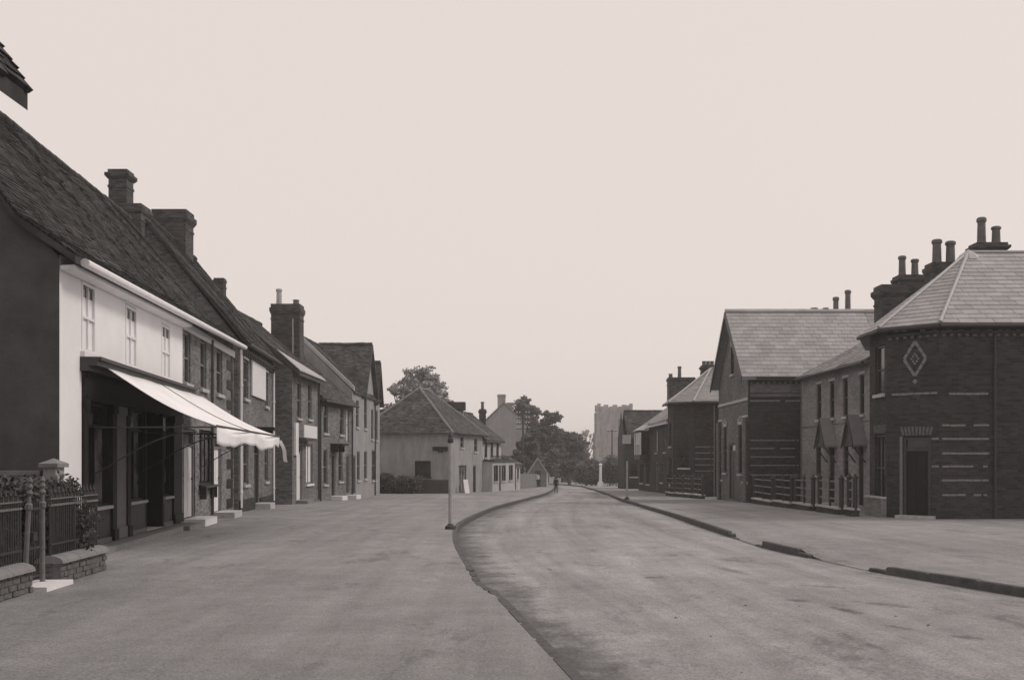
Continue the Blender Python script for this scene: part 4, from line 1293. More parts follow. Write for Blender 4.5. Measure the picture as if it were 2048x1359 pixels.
# --- board fence, hut, far white house
p0, p1 = (at(1031, 91), 91), (at(1075, 108), 108)
FF = Fr(p0, p1, 1)
T = Thing('board_fence', 'weathered board fence along the path past the lean-to', 'fence', FF.pt(FF.len / 2, 0, P(100)))
BOARD = unit_mesh('board', _b, wood_m)
nb = int(FF.len / .22)
for k in range(nb):
    u = (k + .5) * .22; y = FF.pt(u, 0, 0)[1]; h = 1.45 + rng.normal(0, .03)
    T.copy('board', BOARD, mframe(FF, u, 0, P(y) + h / 2 - .05, .205, .022, h))
for z in (.35, 1.15):
    T.part('rail', MB().hexa([FF.pt(0, -.06, P(91) + z), FF.pt(FF.len, -.06, P(108) + z), FF.pt(FF.len, -.013, P(108) + z), FF.pt(0, -.013, P(91) + z)], [FF.pt(0, -.06, P(91) + z + .09), FF.pt(FF.len, -.06, P(108) + z + .09), FF.pt(FF.len, -.013, P(108) + z + .09), FF.pt(0, -.013, P(91) + z + .09)]), wood_m)
yb = 111
T = Thing('wooden_hut', 'dark wooden hut with a pale barge board at the end of the fence', 'hut', (at(1086, yb), yb, P(yb)))
xa, xb = at(1056, yb), at(1095, yb); xm = at(1074, yb)
FB = Fr((xa, yb), (xb, yb), 1); W = xb - xa; z0, ze, zr = P(yb) - .2, zat(945, yb), zat(916, yb)
mb = MB()
for w in (0, -4): mb.face([FB.pt(0, w, z0), FB.pt(W, w, z0), FB.pt(W, w, ze), FB.pt(W / 2, w, zr), FB.pt(0, w, ze)])
for u in (0, W): mb.face([FB.pt(u, 0, z0), FB.pt(u, -4, z0), FB.pt(u, -4, ze), FB.pt(u, 0, ze)])
T.part('wall', mb, wood_m)
mb = MB(); bb = MB()
for ua_ in (-.25, W + .25):
    za_ = ze - .25 * (zr - ze) / (W / 2)
    q = [FB.pt(ua_, .2, za_ + .02), FB.pt(W / 2, .2, zr + .02), FB.pt(W / 2, -4.1, zr + .02), FB.pt(ua_, -4.1, za_ + .02)]
    mb.hexa(q, [(p[0], p[1], p[2] + .08) for p in q])
    b = [FB.pt(ua_, .203, za_ - .12), FB.pt(ua_, .203, za_ + .12), FB.pt(W / 2, .203, zr + .12), FB.pt(W / 2, .203, zr - .12)]
    bb.hexa(b, [FB.pt(ua_, .25, za_ - .12), FB.pt(ua_, .25, za_ + .12), FB.pt(W / 2, .25, zr + .12), FB.pt(W / 2, .25, zr - .12)])
T.part('roof', mb, tile_m); T.part('barge_board', bb, post_m)
T.part('door', MB().fbox(FB, W * .35, W * .65, .004, .05, P(yb) + .02, P(yb) + 1.75), brown_wood)
T.part('corner_post', MB().fbox(FB, W - .1, W + .03, .004, .1, P(yb) - .1, ze), whitep_m)
yb = 165
T = Thing('white_house', 'small white house end glimpsed under the trees at the road bend', 'house', (at(1113, yb), yb, P(yb)))
FB = Fr((at(1100, yb), yb), (at(1122, yb), yb), 1); W = FB.len; z0, ze, zr = P(yb) - .2, zat(925, yb), zat(905, yb)
mb = MB()
ops = [dict(u0=1.05, u1=1.5, z0=ze - 1.3, z1=ze - .4, kind='win')]
wall_front(FB, 0, W, z0, ze, ze, ops, mb=mb)
mb.face([FB.pt(0, 0, ze), FB.pt(W, 0, ze), FB.pt(W / 2, 0, zr)])
for u in (0, W): mb.face([FB.pt(u, 0, z0), FB.pt(u, -5, z0), FB.pt(u, -5, ze), FB.pt(u, 0, ze)])
T.part('wall', mb, pale_render); fill(T, FB, ops)
mb = MB()
for ua_ in (-.2, W + .2):
    q = [FB.pt(ua_, .2, ze - .1), FB.pt(W / 2, .2, zr + .02), FB.pt(W / 2, -5, zr + .02), FB.pt(ua_, -5, ze - .1)]
    mb.hexa(q, [(p[0], p[1], p[2] + .12) for p in q])
T.part('roof', mb, tile_m)

# ================================================================== RIGHT SIDE
def brick_band(T, F, px0, px1, py, gap=.12, w=.004, frac=1.0, h=.07, Fz=None):
    a, b = F.hit(px0)[0], F.hit(px1)[0]
    if a > b: a, b = b, a
    z = F.hit((px0 + px1) / 2, py)[1]
    u = a
    while u < b - .05:
        if rng.random() < 1 - gap:
            T.copy('pale_brick', BRICK_PALE, mframe(F, u + .11, w, z + rng.normal(0, .002), min(.215, b - u), .022, h))
        u += .228

# --- corner building with the diamond
pA, pB, pC = (11.30, 32.35), (11.26, 30.75), (12.38, 29.65)
FA = Fr(pA, pB, 1); FBc = Fr(pB, pC, 1); FCc = Fr(pC, (21.5, 29.60), 1)
T = Thing('corner_building', 'dark brick corner building with a brick diamond over its canted doorway', 'building', (14, 31, 0), 'brick buildings by the railings')
eR = 5.55; zb_ = -.5
opsA = [FA.op(1751, 1769, 690, 788, maxw=.85, cols=1, frame=brown_wood), FA.op(1749, 1771, 868, 1002, maxw=.95, cols=2, frame=brown_wood)]
opsB = [FBc.op(1806, 1861, 872, 1034, 'door', fan=True, mat=dark_wood, frame=brown_wood)]
opsB[0]['z0'] = P(30) + .08
mbw = wall_front(FA, 0, FA.len, zb_, eR, eR, opsA)
wall_front(FBc, 0, FBc.len, zb_, eR, eR, opsB, mb=mbw)
wall_front(FCc, 0, FCc.len, zb_, eR, eR, [], mb=mbw)
mbw.face([FCc.pt(FCc.len, 0, zb_), FCc.pt(FCc.len, -7, zb_), FCc.pt(FCc.len, -7, eR), FCc.pt(FCc.len, 0, eR)])
bk = [(11.30, 32.35), (12.9, 32.5), (12.9, 36.6), (21.5, 36.6)]
for (a, b) in zip(bk[:-1], bk[1:]): mbw.face([(a[0], a[1], zb_), (b[0], b[1], zb_), (b[0], b[1], eR), (a[0], a[1], eR)])
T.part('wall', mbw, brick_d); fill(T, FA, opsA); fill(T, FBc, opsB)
for py, segs in ((787, ((FBc, 1784, 1874), (FCc, 1898, 1977))), (850, ((FCc, 1884, 1978),)), (877, ((FBc, 1863, 1877), (FCc, 1884, 1980))), (906, ((FCc, 1884, 1979),)), (932, ((FBc, 1863, 1877), (FCc, 1884, 1972))), (960, ((FCc, 1884, 1976),)), (989, ((FCc, 1884, 1970),))):
    for (f, a, b) in segs: brick_band(T, f, a, b, py, .03 if py < 930 else .08, h=.058)
for (f, xs) in ((FBc, (1790, 1806, 1842, 1866)), (FCc, (1896, 1918, 1944, 1952, 1976, 1998, 2012, 2034))):
    for x in xs: brick_band(T, f, x - 4, x + 6, 661, 0)
for (f, x0, x1) in ((FBc, 1782, 1874), (FCc, 1886, 2060)):
    a, b = f.hit(x0)[0], f.hit(x1)[0]; z = eR - .32; u = a
    while u < b:
        T.copy('dentil_brick', BRICK_GARDEN, mframe(f, u, .03, z, .10, .09, .075)); u += .225
    T.part('eaves_course', MB().fbox(f, max(a - .1, .01), b + .1, .003, .10, eR - .27, eR - .19), brick_d)
# diamond
uc, zc = FBc.hit(1830, 717)
hh = (FBc.hit(1830, 683)[1] - FBc.hit(1830, 752)[1]) / 2; hw = (FBc.hit(1852)[0] - FBc.hit(1808)[0]) / 2
for (x0, z0, x1, z1) in ((0, hh, hw, 0), (hw, 0, 0, -hh), (0, -hh, -hw, 0), (-hw, 0, 0, hh)):
    L = math.hypot(x1 - x0, z1 - z0); ang = math.atan2(z1 - z0, x1 - x0)
    for k in range(3):
        t = (k + .5) / 3
        T.copy('diamond_brick', BRICK_PALE, mframe(FBc, uc + x0 + (x1 - x0) * t, .006, zc + z0 + (z1 - z0) * t, L / 3 - .02, .024, .085, -ang))
for (dx, dz) in ((0, .14), (0, -.14), (.10, .0), (-.10, .0), (.055, .075), (-.055, .075), (.055, -.075), (-.055, -.075)):
    T.copy('diamond_brick', BRICK_PALE, mframe(FBc, uc + dx, .005, zc + dz, .055, .02, .055, rad(45)))
T.copy('diamond_brick', BRICK_PALE, mframe(FBc, uc, .006, zc - hh - .16, .11, .022, .11, rad(45)))
# flat arch of pale voussoirs over the doorway and the lower window
for (f, o) in ((FBc, opsB[0]), (FA, opsA[1])):
    n = 9
    for k in range(n):
        t = (k - (n - 1) / 2) / ((n - 1) / 2)
        T.copy('arch_brick', BRICK_GARDEN, mframe(f, (o['u0'] + o['u1']) / 2 + t * (o['u1'] - o['u0']) * .52, .005, o['z1'] + .16, .075, .02, .26, t * .28))
T.part('plinth', MB().fbox(FA, .02, FA.len - .02, .004, .16, zb_, P(31) + .55), brick_p)
T.part('plinth_capping', MB().fbox(FA, .02, FA.len - .02, .004, .19, P(31) + .551, P(31) + .61), cream_m)
T.part('door_step', MB().fbox(FBc, opsB[0]['u0'] - .1, opsB[0]['u1'] + .15, .004, .35, -.4, P(30) + .08), cream_m)
T.part('door_jamb', MB().fbox(FBc, opsB[0]['u0'] - .09, opsB[0]['u0'] - .005, .003, .03, P(30) + .08, opsB[0]['z1']), grey_paint)
downpipe(T, FCc, FCc.hit(1988)[0], -.2, eR - .3, iron_m)
# hipped slate roof
def off(f, u, w, z): return Vector(f.pt(u, w, z))
ov = .28; ze = eR - .02
apex = Vector((14.75, 33.1, 8.28)); apex2 = Vector((18.0, 33.1, 8.28))
EA = Vector((pA[0] - ov, 32.6, ze)); EF = Vector((12.7, 36.8, ze)); EB = Vector((pB[0] - ov, pB[1] - .10, ze)); EC = Vector((pC[0] - .10, pC[1] - ov, ze)); ED = Vector((21.8, 29.6 - ov, ze)); EE = Vector((21.8, 36.8, ze))
mb = MB()
faces = [[EF, EA, apex], [EA, EB, apex], [EB, EC, apex], [EC, ED, apex2, apex], [ED, EE, apex2], [EE, EF, apex, apex2]]
for q in faces: mb.face(q)
mb.face([EA, EF, EE, ED, EC, EB])
rf = T.part('roof', mb, slatej_m)
slates(T, rf, [EC, ED, apex2, apex], .27, .50); slates(T, rf, [EB, EC, apex], .27, .50); slates(T, rf, [EA, EB, apex], .27, .50)
for a, b in ((EB, apex), (EC, apex), (apex, apex2)):
    T.part('hip_roll', MB().tube(a + Vector((0, 0, .05)), b + Vector((0, 0, .05)), .055, .055, 8), lead_m, rf)
T.part('apex_lead', MB().lathe(apex + Vector((0, 0, -.12)), [(.42, -.12), (.28, .06), (.06, .22), (.02, .24)], 10), lead_m, rf)
mb = MB()
for a, b in ((EA, EB), (EB, EC), (EC, ED)): mb.tube(a + Vector((0, 0, -.05)), b + Vector((0, 0, -.05)), .06, .06, 8)
T.part('gutter', mb, iron_m)
cy_ = 34.4
chimney(T, (at(1976, cy_), cy_), 1.0, .62, 7.6, zat(488, cy_), pots=((-.22, 0, .92, .15, pot_m), (.27, 0, .62, .15, pot_m)), mat=brick_c, cap=.09, crown=.25)

# --- terrace of two cottages
FT = Fr((12.72, 44.9), (12.86, 36.65), 1)
T = Thing('terrace_cottages', 'pale brick pair of terraced cottages with two pointed door hoods', 'cottages', FT.pt(4, 0, P(40)), 'brick buildings by the railings')
eT = 5.22
ops = []
for a in (1638, 1664, 1691, 1724): ops.append(FT.op(a - 4.5, a + 4.5, 756, 830, maxw=.9, frame=brown_wood, lintel=.1, linmat=cream_m))
for o in ops: o['z0'], o['z1'] = 3.28, 4.75
for a in (1637, 1692): ops.append(FT.op(a - 5, a + 5, 880, 950, maxw=1.0, frame=brown_wood))
for o in ops[4:]: o['z0'], o['z1'] = .95, 2.35
for a in (1664, 1722):
    o = FT.op(a - 5, a + 5, 880, 990, 'door', 1.0, mat=dark_wood, frame=brown_wood, step=(.5, .15)); o['z0'] = P(40) + .15; o['z1'] = o['z0'] + 2.25; ops.append(o)
mbw = wall_front(FT, 0, FT.len, -.8, eT, eT, ops)
gable_shell(FT, 0, FT.len, -.8, 7, eT, eT, 7.15, 7.15, 3.5, mbw)
T.part('wall', mbw, brick_p); fill(T, FT, ops)
pf = [(.25, eT - .05), (-3.5, 7.25), (-7.2, eT - .05)]
rf = std_roof(T, FT, -.0, FT.len + .0, pf, pf, slatej_m, gauge=.22, tw=.3)
T.part('gutter', MB().tube(FT.pt(0, .31, eT - .12), FT.pt(FT.len, .31, eT - .12), .06, .06, 8), iron_m)
T.part('string_course', MB().fbox(FT, .05, FT.len - .05, .003, .012, 2.98, 3.05), brick_pd)
for o in ops[6:]:
    um = (o['u0'] + o['u1']) / 2; hb = o['z1'] - .05; mb = MB(); hw = .62; pj = .50
    for s_ in (-1, 1):
        q = [FT.pt(um + s_ * hw, .004, hb), FT.pt(um + s_ * hw, pj, hb), FT.pt(um, pj, hb + 1.1), FT.pt(um, .004, hb + 1.1)]
        mb.hexa(q, [(p[0], p[1], p[2] + .07) for p in q])
    hd = T.part('door_hood', mb, slatej_m)
    mb = MB()
    for s_ in (-1, 1):
        q = [FT.pt(um + s_ * hw, pj + .002, hb - .08), FT.pt(um + s_ * hw, pj + .002, hb + .08), FT.pt(um, pj + .002, hb + 1.18), FT.pt(um, pj + .002, hb + 1.0)]
        q2 = [FT.pt(um + s_ * hw, pj + .04, hb - .08), FT.pt(um + s_ * hw, pj + .04, hb + .08), FT.pt(um, pj + .04, hb + 1.18), FT.pt(um, pj + .04, hb + 1.0)]
        mb.hexa(q, q2)
        mb.tube(FT.pt(um + s_ * (hw - .1), .02, hb - .6), FT.pt(um + s_ * (hw - .1), pj - .05, hb - .03), .03, .03, 6)
    T.part('hood_board', mb, brown_wood, hd)
    T.part('hood_gable', MB().hexa([FT.pt(um - hw + .08, pj - .09, hb + .02), FT.pt(um + hw - .08, pj - .09, hb + .02), FT.pt(um + .02, pj - .09, hb + .98), FT.pt(um - .02, pj - .09, hb + .98)], [FT.pt(um - hw + .08, pj - .05, hb + .02), FT.pt(um + hw - .08, pj - .05, hb + .02), FT.pt(um + .02, pj - .05, hb + .98), FT.pt(um - .02, pj - .05, hb + .98)]), brown_wood, hd)
cy_ = 38.0
chimney(T, (at(1803, cy_), cy_), 1.75, .8, 6.6, zat(572, cy_) , pots=(), mat=brick_c, cap=.1, crown=.45)
for (px, w_, top, h_) in ((1813, .62, 552, .62), (1828, .1, 545, .5)): pass
cq = zat(572, cy_)
chimney(T, (at(1818, cy_), cy_ + .01), .95, .7, cq + .003, zat(552, cy_), pots=((-.25, 0, .78, .14, pot_m), (.22, 0, .66, .14, pot_m)), mat=brick_c, cap=.06, crown=.25, bands=False)
cy_ = 36.2
chimney(T, (at(1885, cy_), cy_), .95, .7, 7.2, zat(527, cy_), pots=((-.2, 0, .88, .17, pot_m), (.28, 0, .82, .17, pot_m)), mat=brick_c, cap=.08, crown=.35)

# --- hall with slate roof, gable to the street
hx, hy0, hy1 = 10.70, 46.4, 53.0
FHs = Fr((hx, hy0), (21.0, hy0), 1)           # side towards us
FHg = Fr((hx, hy1), (hx, hy0), 1)              # gable front on the street
T = Thing('hall', 'dark brick hall with a light slate roof and its gable to the street', 'hall', (14, 49, P(49)), 'brick buildings by the railings')
eH, rH = 5.45, 8.62; ym = (hy0 + hy1) / 2
opsG = []
for (a, b) in ((1456, 1464), (1475, 1486)): opsG.append(FHg.op(a, b, 850, 943, maxw=.8, frame=brown_wood, lintel=.14))
dq = FHg.op(1464, 1475, 868, 995, 'door', 1.3, mat=brown_wood, frame=brown_wood); dq['z0'] = P(49) + .1; dq['z1'] = dq['z0'] + 2.7; opsG.append(dq)
opsG[0]['u0'], opsG[0]['u1'] = 1.2, 1.95; opsG[1]['u0'], opsG[1]['u1'] = 4.6, 5.35; opsG[2]['u0'], opsG[2]['u1'] = 2.55, 4.0
for o in opsG[:2]: o['z0'], o['z1'] = .95, 3.25
LG = hy1 - hy0
mbw = wall_front(FHg, 0, LG, -1.0, eH, eH, opsG)
ow = dict(u0=LG / 2 - .3, u1=LG / 2 + .3, z0=5.75, z1=7.1, kind='win', frame=brown_wood, lintel=.14)
for (a, b, c, d) in ((0, ow['u0'], 0, 1), (ow['u1'], LG, 1, 0)): pass
top = lambda u: eH + (rH - eH) * (1 - abs(u - LG / 2) / (LG / 2))
mbw.face([FHg.pt(0, 0, eH), FHg.pt(ow['u0'], 0, eH), FHg.pt(ow['u0'], 0, top(ow['u0']))])
mbw.face([FHg.pt(ow['u1'], 0, eH), FHg.pt(LG, 0, eH), FHg.pt(ow['u1'], 0, top(ow['u1']))])
mbw.face([FHg.pt(ow['u0'], 0, eH), FHg.pt(ow['u1'], 0, eH), FHg.pt(ow['u1'], 0, ow['z0']), FHg.pt(ow['u0'], 0, ow['z0'])])
mbw.face([FHg.pt(ow['u0'], 0, ow['z1']), FHg.pt(ow['u1'], 0, ow['z1']), FHg.pt(ow['u1'], 0, top(ow['u1'])), FHg.pt(LG / 2, 0, rH), FHg.pt(ow['u0'], 0, top(ow['u0']))])
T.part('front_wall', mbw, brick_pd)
fill(T, FHg, opsG); make_window(T, FHg, ow)
mbw = wall_front(FHs, .004, 10, -1.0, eH, eH, [])
mbw.face([(21, hy0, -1), (21, hy1, -1), (21, hy1, eH), (21, ym, rH), (21, hy0, eH)])
mbw.face([(hx, hy1, -1), (21, hy1, -1), (21, hy1, eH), (hx, hy1, eH)])
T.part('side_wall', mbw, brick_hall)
for py in (880, 896, 913, 930, 949): brick_band(T, FHs, 1500, 1594, py, .03, h=.058)
brick_band(T, FHs, 1500, 1600, 801, .04)
T.part('string_course', MB().fbox(FHs, .1, 9.9, .003, .05, zat(793, hy0), zat(787, hy0)), brick_pd)
T.part('frieze', MB().fbox(FHs, .1, 9.9, .003, .02, zat(785, hy0), zat(767, hy0)), brick_pd)
mb = MB(); u = .12
while u < 9.8:
    mb.fbox(FHs, u, u + .11, .003, .07, eH - .42, eH - .30); u += .25
T.part('dentil_course', mb, brick_pd)
for k, zz in enumerate((zat(797, hy0), 3.6, .55)):
    T.part('stone_band', MB().fbox(FHg, .05, LG - .02, .003, .05, zz - .06, zz + .06) if k == 0 else MB().fbox(FHg, .05, 1.1, .003, .05, zz - .05, zz + .05).fbox(FHg, 5.45, LG - .02, .003, .05, zz - .05, zz + .05), cream_m)
for u in (.1, LG - .55): T.part('pier', MB().fbox(FHg, u, u + .45, .052, .14, -.9, 3.5), brick_pd)
e = eH - .12
pr0 = [(hy0 - .30, e), (ym, rH + .12), (hy1 + .30, e)]
mb = MB()
for (y0, z0), (y1, z1) in ((pr0[0], pr0[1]), (pr0[1], pr0[2])):
    b = [(hx - .35, y0, z0 - .12), (21.2, y0, z0 - .12), (21.2, y1, z1 - .12), (hx - .35, y1, z1 - .12)]
    mb.hexa(b, [(p[0], p[1], p[2] + .12) for p in b])
rf = T.part('roof', mb, slatej_m)
slates(T, rf, [Vector((hx - .35, hy0 - .30, e)), Vector((17.1, hy0 - .30, e)), Vector((17.1, ym, rH + .12)), Vector((hx - .35, ym, rH + .12))], .29, .42)
tile_field(T, rf, [[Vector((17.11, hy0 - .30, e)), Vector((21.2, hy0 - .30, e)), Vector((21.2, ym, rH + .12)), Vector((17.11, ym, rH + .12))]], slatej_m, .29, .42, .012, .6, wobble=False)
T.part('ridge_tiles', MB().tube((hx - .37, ym, rH + .15), (21.2, ym, rH + .15), .08, .08, 8), slatej_m, rf)
mb = MB()
for (y0, z0), (y1, z1) in ((pr0[0], pr0[1]), (pr0[1], pr0[2])):
    b = [(hx - .40, y0, z0 - .24), (hx - .352, y0, z0 - .24), (hx - .352, y1, z1 - .24), (hx - .40, y1, z1 - .24)]
    mb.hexa(b, [(p[0], p[1], p[2] + .26) for p in b])
T.part('barge_board', mb, brown_wood, rf)
downpipe(T, FHs, FHs.hit(1602)[0], -.4, eH - .3, grey_paint)
T.part('gutter', MB().tube((hx + .3, hy0 - .35, e - .02), (20.5, hy0 - .35, e - .02), .06, .06, 8), iron_m)
for o in opsG[:2] + [ow]:
    n = 7
    for k in range(n):
        an = math.pi * (k + .5) / n; r_ = (o['u1'] - o['u0']) / 2 + .10
        T.copy('arch_brick', BRICK_CREAM if k % 2 else BRICK_PALE, mframe(FHg, (o['u0'] + o['u1']) / 2 + r_ * math.cos(an), .012, o['z1'] + .02 + .62 * r_ * math.sin(an), .10, .03, .20, -(an - math.pi / 2)))
for zz in (1.25, 2.0, 2.75, 4.15, 4.45):
    for (a_, b_) in ((.15, 1.05), (2.05, 2.45), (4.1, 4.5), (5.5, LG - .15)):
        u = a_
        while u < b_ - .1:
            T.copy('pale_brick', BRICK_PALE, mframe(FHg, u + .11, .004 if u > .6 and u < LG - .6 else .004, zz, .215, .022, .058)); u += .228
# chimneys of houses behind the hall
T = Thing('rear_chimney_stack', 'distant chimney stack with tall pots rising over the hall ridge', 'chimney', (at(1690, 57), 57, P(57)))
cy_ = 57
chimney(T, (at(1718, cy_), cy_), 1.4, .8, P(cy_) - .2, zat(622, cy_), mat=brick_c, cap=.05, crown=.2, bands=False, pots=((-.62, 0, 1.2, .17, pot_m),))
T2 = Thing('rear_chimney_stack', 'lower distant chimney stack with three short pots over the hall ridge', 'chimney', (at(1655, 57), 57, P(57)))
chimney(T2, (at(1652, cy_), cy_), 1.7, .8, P(cy_) - .2, zat(634, cy_), mat=brick_c, cap=.05, crown=.2, bands=False, pots=((-.66, 0, .55, .2, pot_m), (-.02, 0, .55, .17, pot_m), (.55, 0, 1.15, .17, pot_m)))

# --- second canted building beyond the hall
qA, qB, qC = (9.62, 63.2), (9.60, 61.1), (10.68, 60.0)
FA = Fr(qA, qB, 1); FBc = Fr(qB, qC, 1); FCc = Fr(qC, (19, 59.95), 1)
T = Thing('corner_building', 'farther dark brick building with canted corner and light hipped slate roof', 'building', (13, 62, P(62)), 'brick buildings by the railings')
eQ = 4.98; zb_ = -1.2
opsB = [FBc.op(1358, 1379, 897, 935, maxw=.95, frame=brown_wood, cols=2)]
opsA = [dict(u0=.6, u1=1.4, z0=2.4, z1=3.9, kind='win', frame=brown_wood), dict(u0=.5, u1=1.5, z0=.1, z1=1.8, kind='win', frame=brown_wood)]
mbw = wall_front(FA, 0, FA.len, zb_, eQ, eQ, opsA); wall_front(FBc, 0, FBc.len, zb_, eQ, eQ, opsB, mb=mbw); wall_front(FCc, 0, FCc.len, zb_, eQ, eQ, [], mb=mbw)
mbw.face([(19, 59.95, zb_), (19, 67, zb_), (19, 67, eQ), (19, 59.95, eQ)]); mbw.face([(19, 67, zb_), (10.6, 67, zb_), (10.6, 67, eQ), (19, 67, eQ)]); mbw.face([(10.6, 67, zb_), (10.6, 63.2, zb_), (10.6, 63.2, eQ), (10.6, 67, eQ)]); mbw.face([(10.6, 63.2, zb_), (9.62, 63.2, zb_), (9.62, 63.2, eQ), (10.6, 63.2, eQ)])
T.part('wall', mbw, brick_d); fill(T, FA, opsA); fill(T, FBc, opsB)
for py in (893, 905, 917, 929, 941): brick_band(T, FCc, 1390, 1425, py, .03, h=.058)
apex = Vector((12.3, 63.4, 7.2)); apex2 = Vector((15.5, 63.4, 7.2)); ze = eQ; ov = .28
EA = Vector((9.62 - ov, 63.4, ze)); EF = Vector((10.4, 67.2, ze)); EB = Vector((9.60 - ov, 61.0, ze)); EC = Vector((10.58, 60 - ov, ze)); ED = Vector((19.3, 59.95 - ov, ze)); EE = Vector((19.3, 67.2, ze))
mb = MB()
for q in ([EA, EB, apex], [EB, EC, apex], [EC, ED, apex2, apex], [ED, EE, apex2], [EE, EF, apex, apex2], [EF, EA, apex]): mb.face(q)
mb.face([EA, EF, EE, ED, EC, EB])
rf = T.part('roof', mb, slatej_m)
tile_field(T, rf, [[EC, ED, apex2, apex], [EB, EC, apex], [EA, EB, apex]], slatej_m, .27, .5, .012, .6)
for a, b in ((EB, apex), (EC, apex), (apex, apex2)): T.part('hip_roll', MB().tube(a + Vector((0, 0, .05)), b + Vector((0, 0, .05)), .06, .06, 8), lead_m, rf)
mb = MB()
for a, b in ((EA, EB), (EB, EC), (EC, ED)): mb.tube(a + Vector((0, 0, -.05)), b + Vector((0, 0, -.05)), .06, .06, 8)
T.part('gutter', mb, iron_m)
downpipe(T, FCc, FCc.hit(1428)[0], -.7, eQ - .2, grey_paint)
chimney(T, (at(1416, 64), 64), .85, .6, 6.4, zat(731, 64), pots=((-.25, 0, .32, .13, pot_m), (0, 0, .32, .13, pot_m), (.25, 0, .32, .13, pot_m)), mat=brick_c, cap=.08, crown=.25)

# --- farther houses on the right
FR6 = Fr((10.45, 76.0), (10.45, 67.05), 1)
T = Thing('terrace_house', 'dark narrow house front between the canted building and the oriel window', 'house', FR6.pt(4, 0, P(72)), 'farther houses on the church side')
e = 4.3
ops = [dict(u0=1.5, u1=2.4, z0=2.1, z1=3.7, kind='win', glass=blind_m), dict(u0=5.5, u1=6.4, z0=2.1, z1=3.7, kind='win', glass=net_m), dict(u0=1.4, u1=2.4, z0=P(73) + .15, z1=1.4, kind='door', mat=brown_wood), dict(u0=4, u1=5.1, z0=0, z1=1.4, kind='win'), dict(u0=6.6, u1=7.5, z0=P(73) + .15, z1=1.4, kind='door', mat=dark_wood)]
mbw = wall_front(FR6, 0, FR6.len, -1.5, e, e, ops); gable_shell(FR6, 0, FR6.len, -1.5, 6, e, e, 6.6, 6.6, 3, mbw)
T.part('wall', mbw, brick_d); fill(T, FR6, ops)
pf = [(.35, e - .1), (-3, 6.7), (-6.3, e - .1)]
std_roof(T, FR6, 0, FR6.len, pf, pf, slatej_m, gauge=.25, tw=.4)
T.part('eaves_board', MB().fbox(FR6, .02, FR6.len, .003, .34, e - .32, e - .24), whitep_m)
chimney(T, (at(1362, 69), 69), 1.75, .9, 5.2, zat(755, 69), pots=((-.7, 0, .3, .14, pot_m), (-.1, 0, .8, .13, pot_m)), mat=brick_c, cap=.06, crown=.25)
FR7 = Fr((10.45, 84.5), (10.45, 76.05), 1)
T = Thing('oriel_house', 'house with a white framed oriel window above its shop front', 'house', FR7.pt(4, 0, P(80)), 'farther houses on the church side')
e = 4.0
ops = [dict(u0=1.0, u1=2.9, z0=-.3, z1=1.35, kind='win', cols=3, sash=1, frame=brown_wood), dict(u0=3.4, u1=4.4, z0=P(80) + .12, z1=1.35, kind='door', mat=brown_wood), dict(u0=4.9, u1=6.8, z0=-.3, z1=1.35, kind='win', cols=3, sash=1, frame=brown_wood)]
mbw = wall_front(FR7, 0, FR7.len, -1.6, e, e, ops); gable_shell(FR7, 0, FR7.len, -1.6, 6, e, e, 6.3, 6.3, 3, mbw)
T.part('wall', mbw, brick_d); fill(T, FR7, ops)
pf = [(.3, e - .1), (-3, 6.4), (-6.3, e - .1)]
std_roof(T, FR7, 0, FR7.len, pf, pf, slatej_m, gauge=.25, tw=.4)
oz0, oz1 = 1.85, 3.75
FO = Fr(FR7.pt(3.0, .75, 0)[:2], FR7.pt(6.4, .75, 0)[:2], 1)
mb = MB().fbox(FR7, 3.0, 6.4, .003, .72, oz0 - .25, oz0 + .12).fbox(FR7, 3.0, 6.4, .003, .72, oz1 - .08, oz1 + .08)
orl = T.part('oriel', mb, brown_wood)
for u in (3.0, 4.1, 5.2, 6.28):
    T.part('mullion', MB().fbox(FR7, u, u + .12, .60, .73, oz0 + .121, oz1 - .081), whitep_m, orl)
for k, u in enumerate((3.13, 4.23, 5.33)):
    zm_ = (oz0 + oz1) / 2
    T.part('pane', MB().fbox(FR7, u, u + .96, .65, .66, zm_ + .03, oz1 - .09), blind_m if k else net_m, orl)
    T.part('pane', MB().fbox(FR7, u, u + .96, .65, .66, oz0 + .13, zm_ - .03), net_m, orl)
    T.part('glazing_bar', MB().fbox(FR7, u + .46, u + .50, .645, .69, oz0 + .13, oz1 - .09), brown_wood, orl)
    T.part('glazing_bar', MB().fbox(FR7, u, u + .96, .645, .70, (oz0 + oz1) / 2 - .03, (oz0 + oz1) / 2 + .03), whitep_m, orl)
for u in (3.03, 6.33):
    T.part('pane', MB().fbox(FR7, u, u + .04, .08, .59, oz0 + .13, oz1 - .09), glass_m, orl)
mb = MB().hexa([FR7.pt(2.9, .004, oz1 + .081), FR7.pt(6.5, .004, oz1 + .081), FR7.pt(6.5, .85, oz1 + .081), FR7.pt(2.9, .85, oz1 + .081)], [FR7.pt(3.3, .004, oz1 + .5), FR7.pt(6.1, .004, oz1 + .5), FR7.pt(6.1, .2, oz1 + .5), FR7.pt(3.3, .2, oz1 + .5)])
T.part('oriel_roof', mb, lead_m, orl)
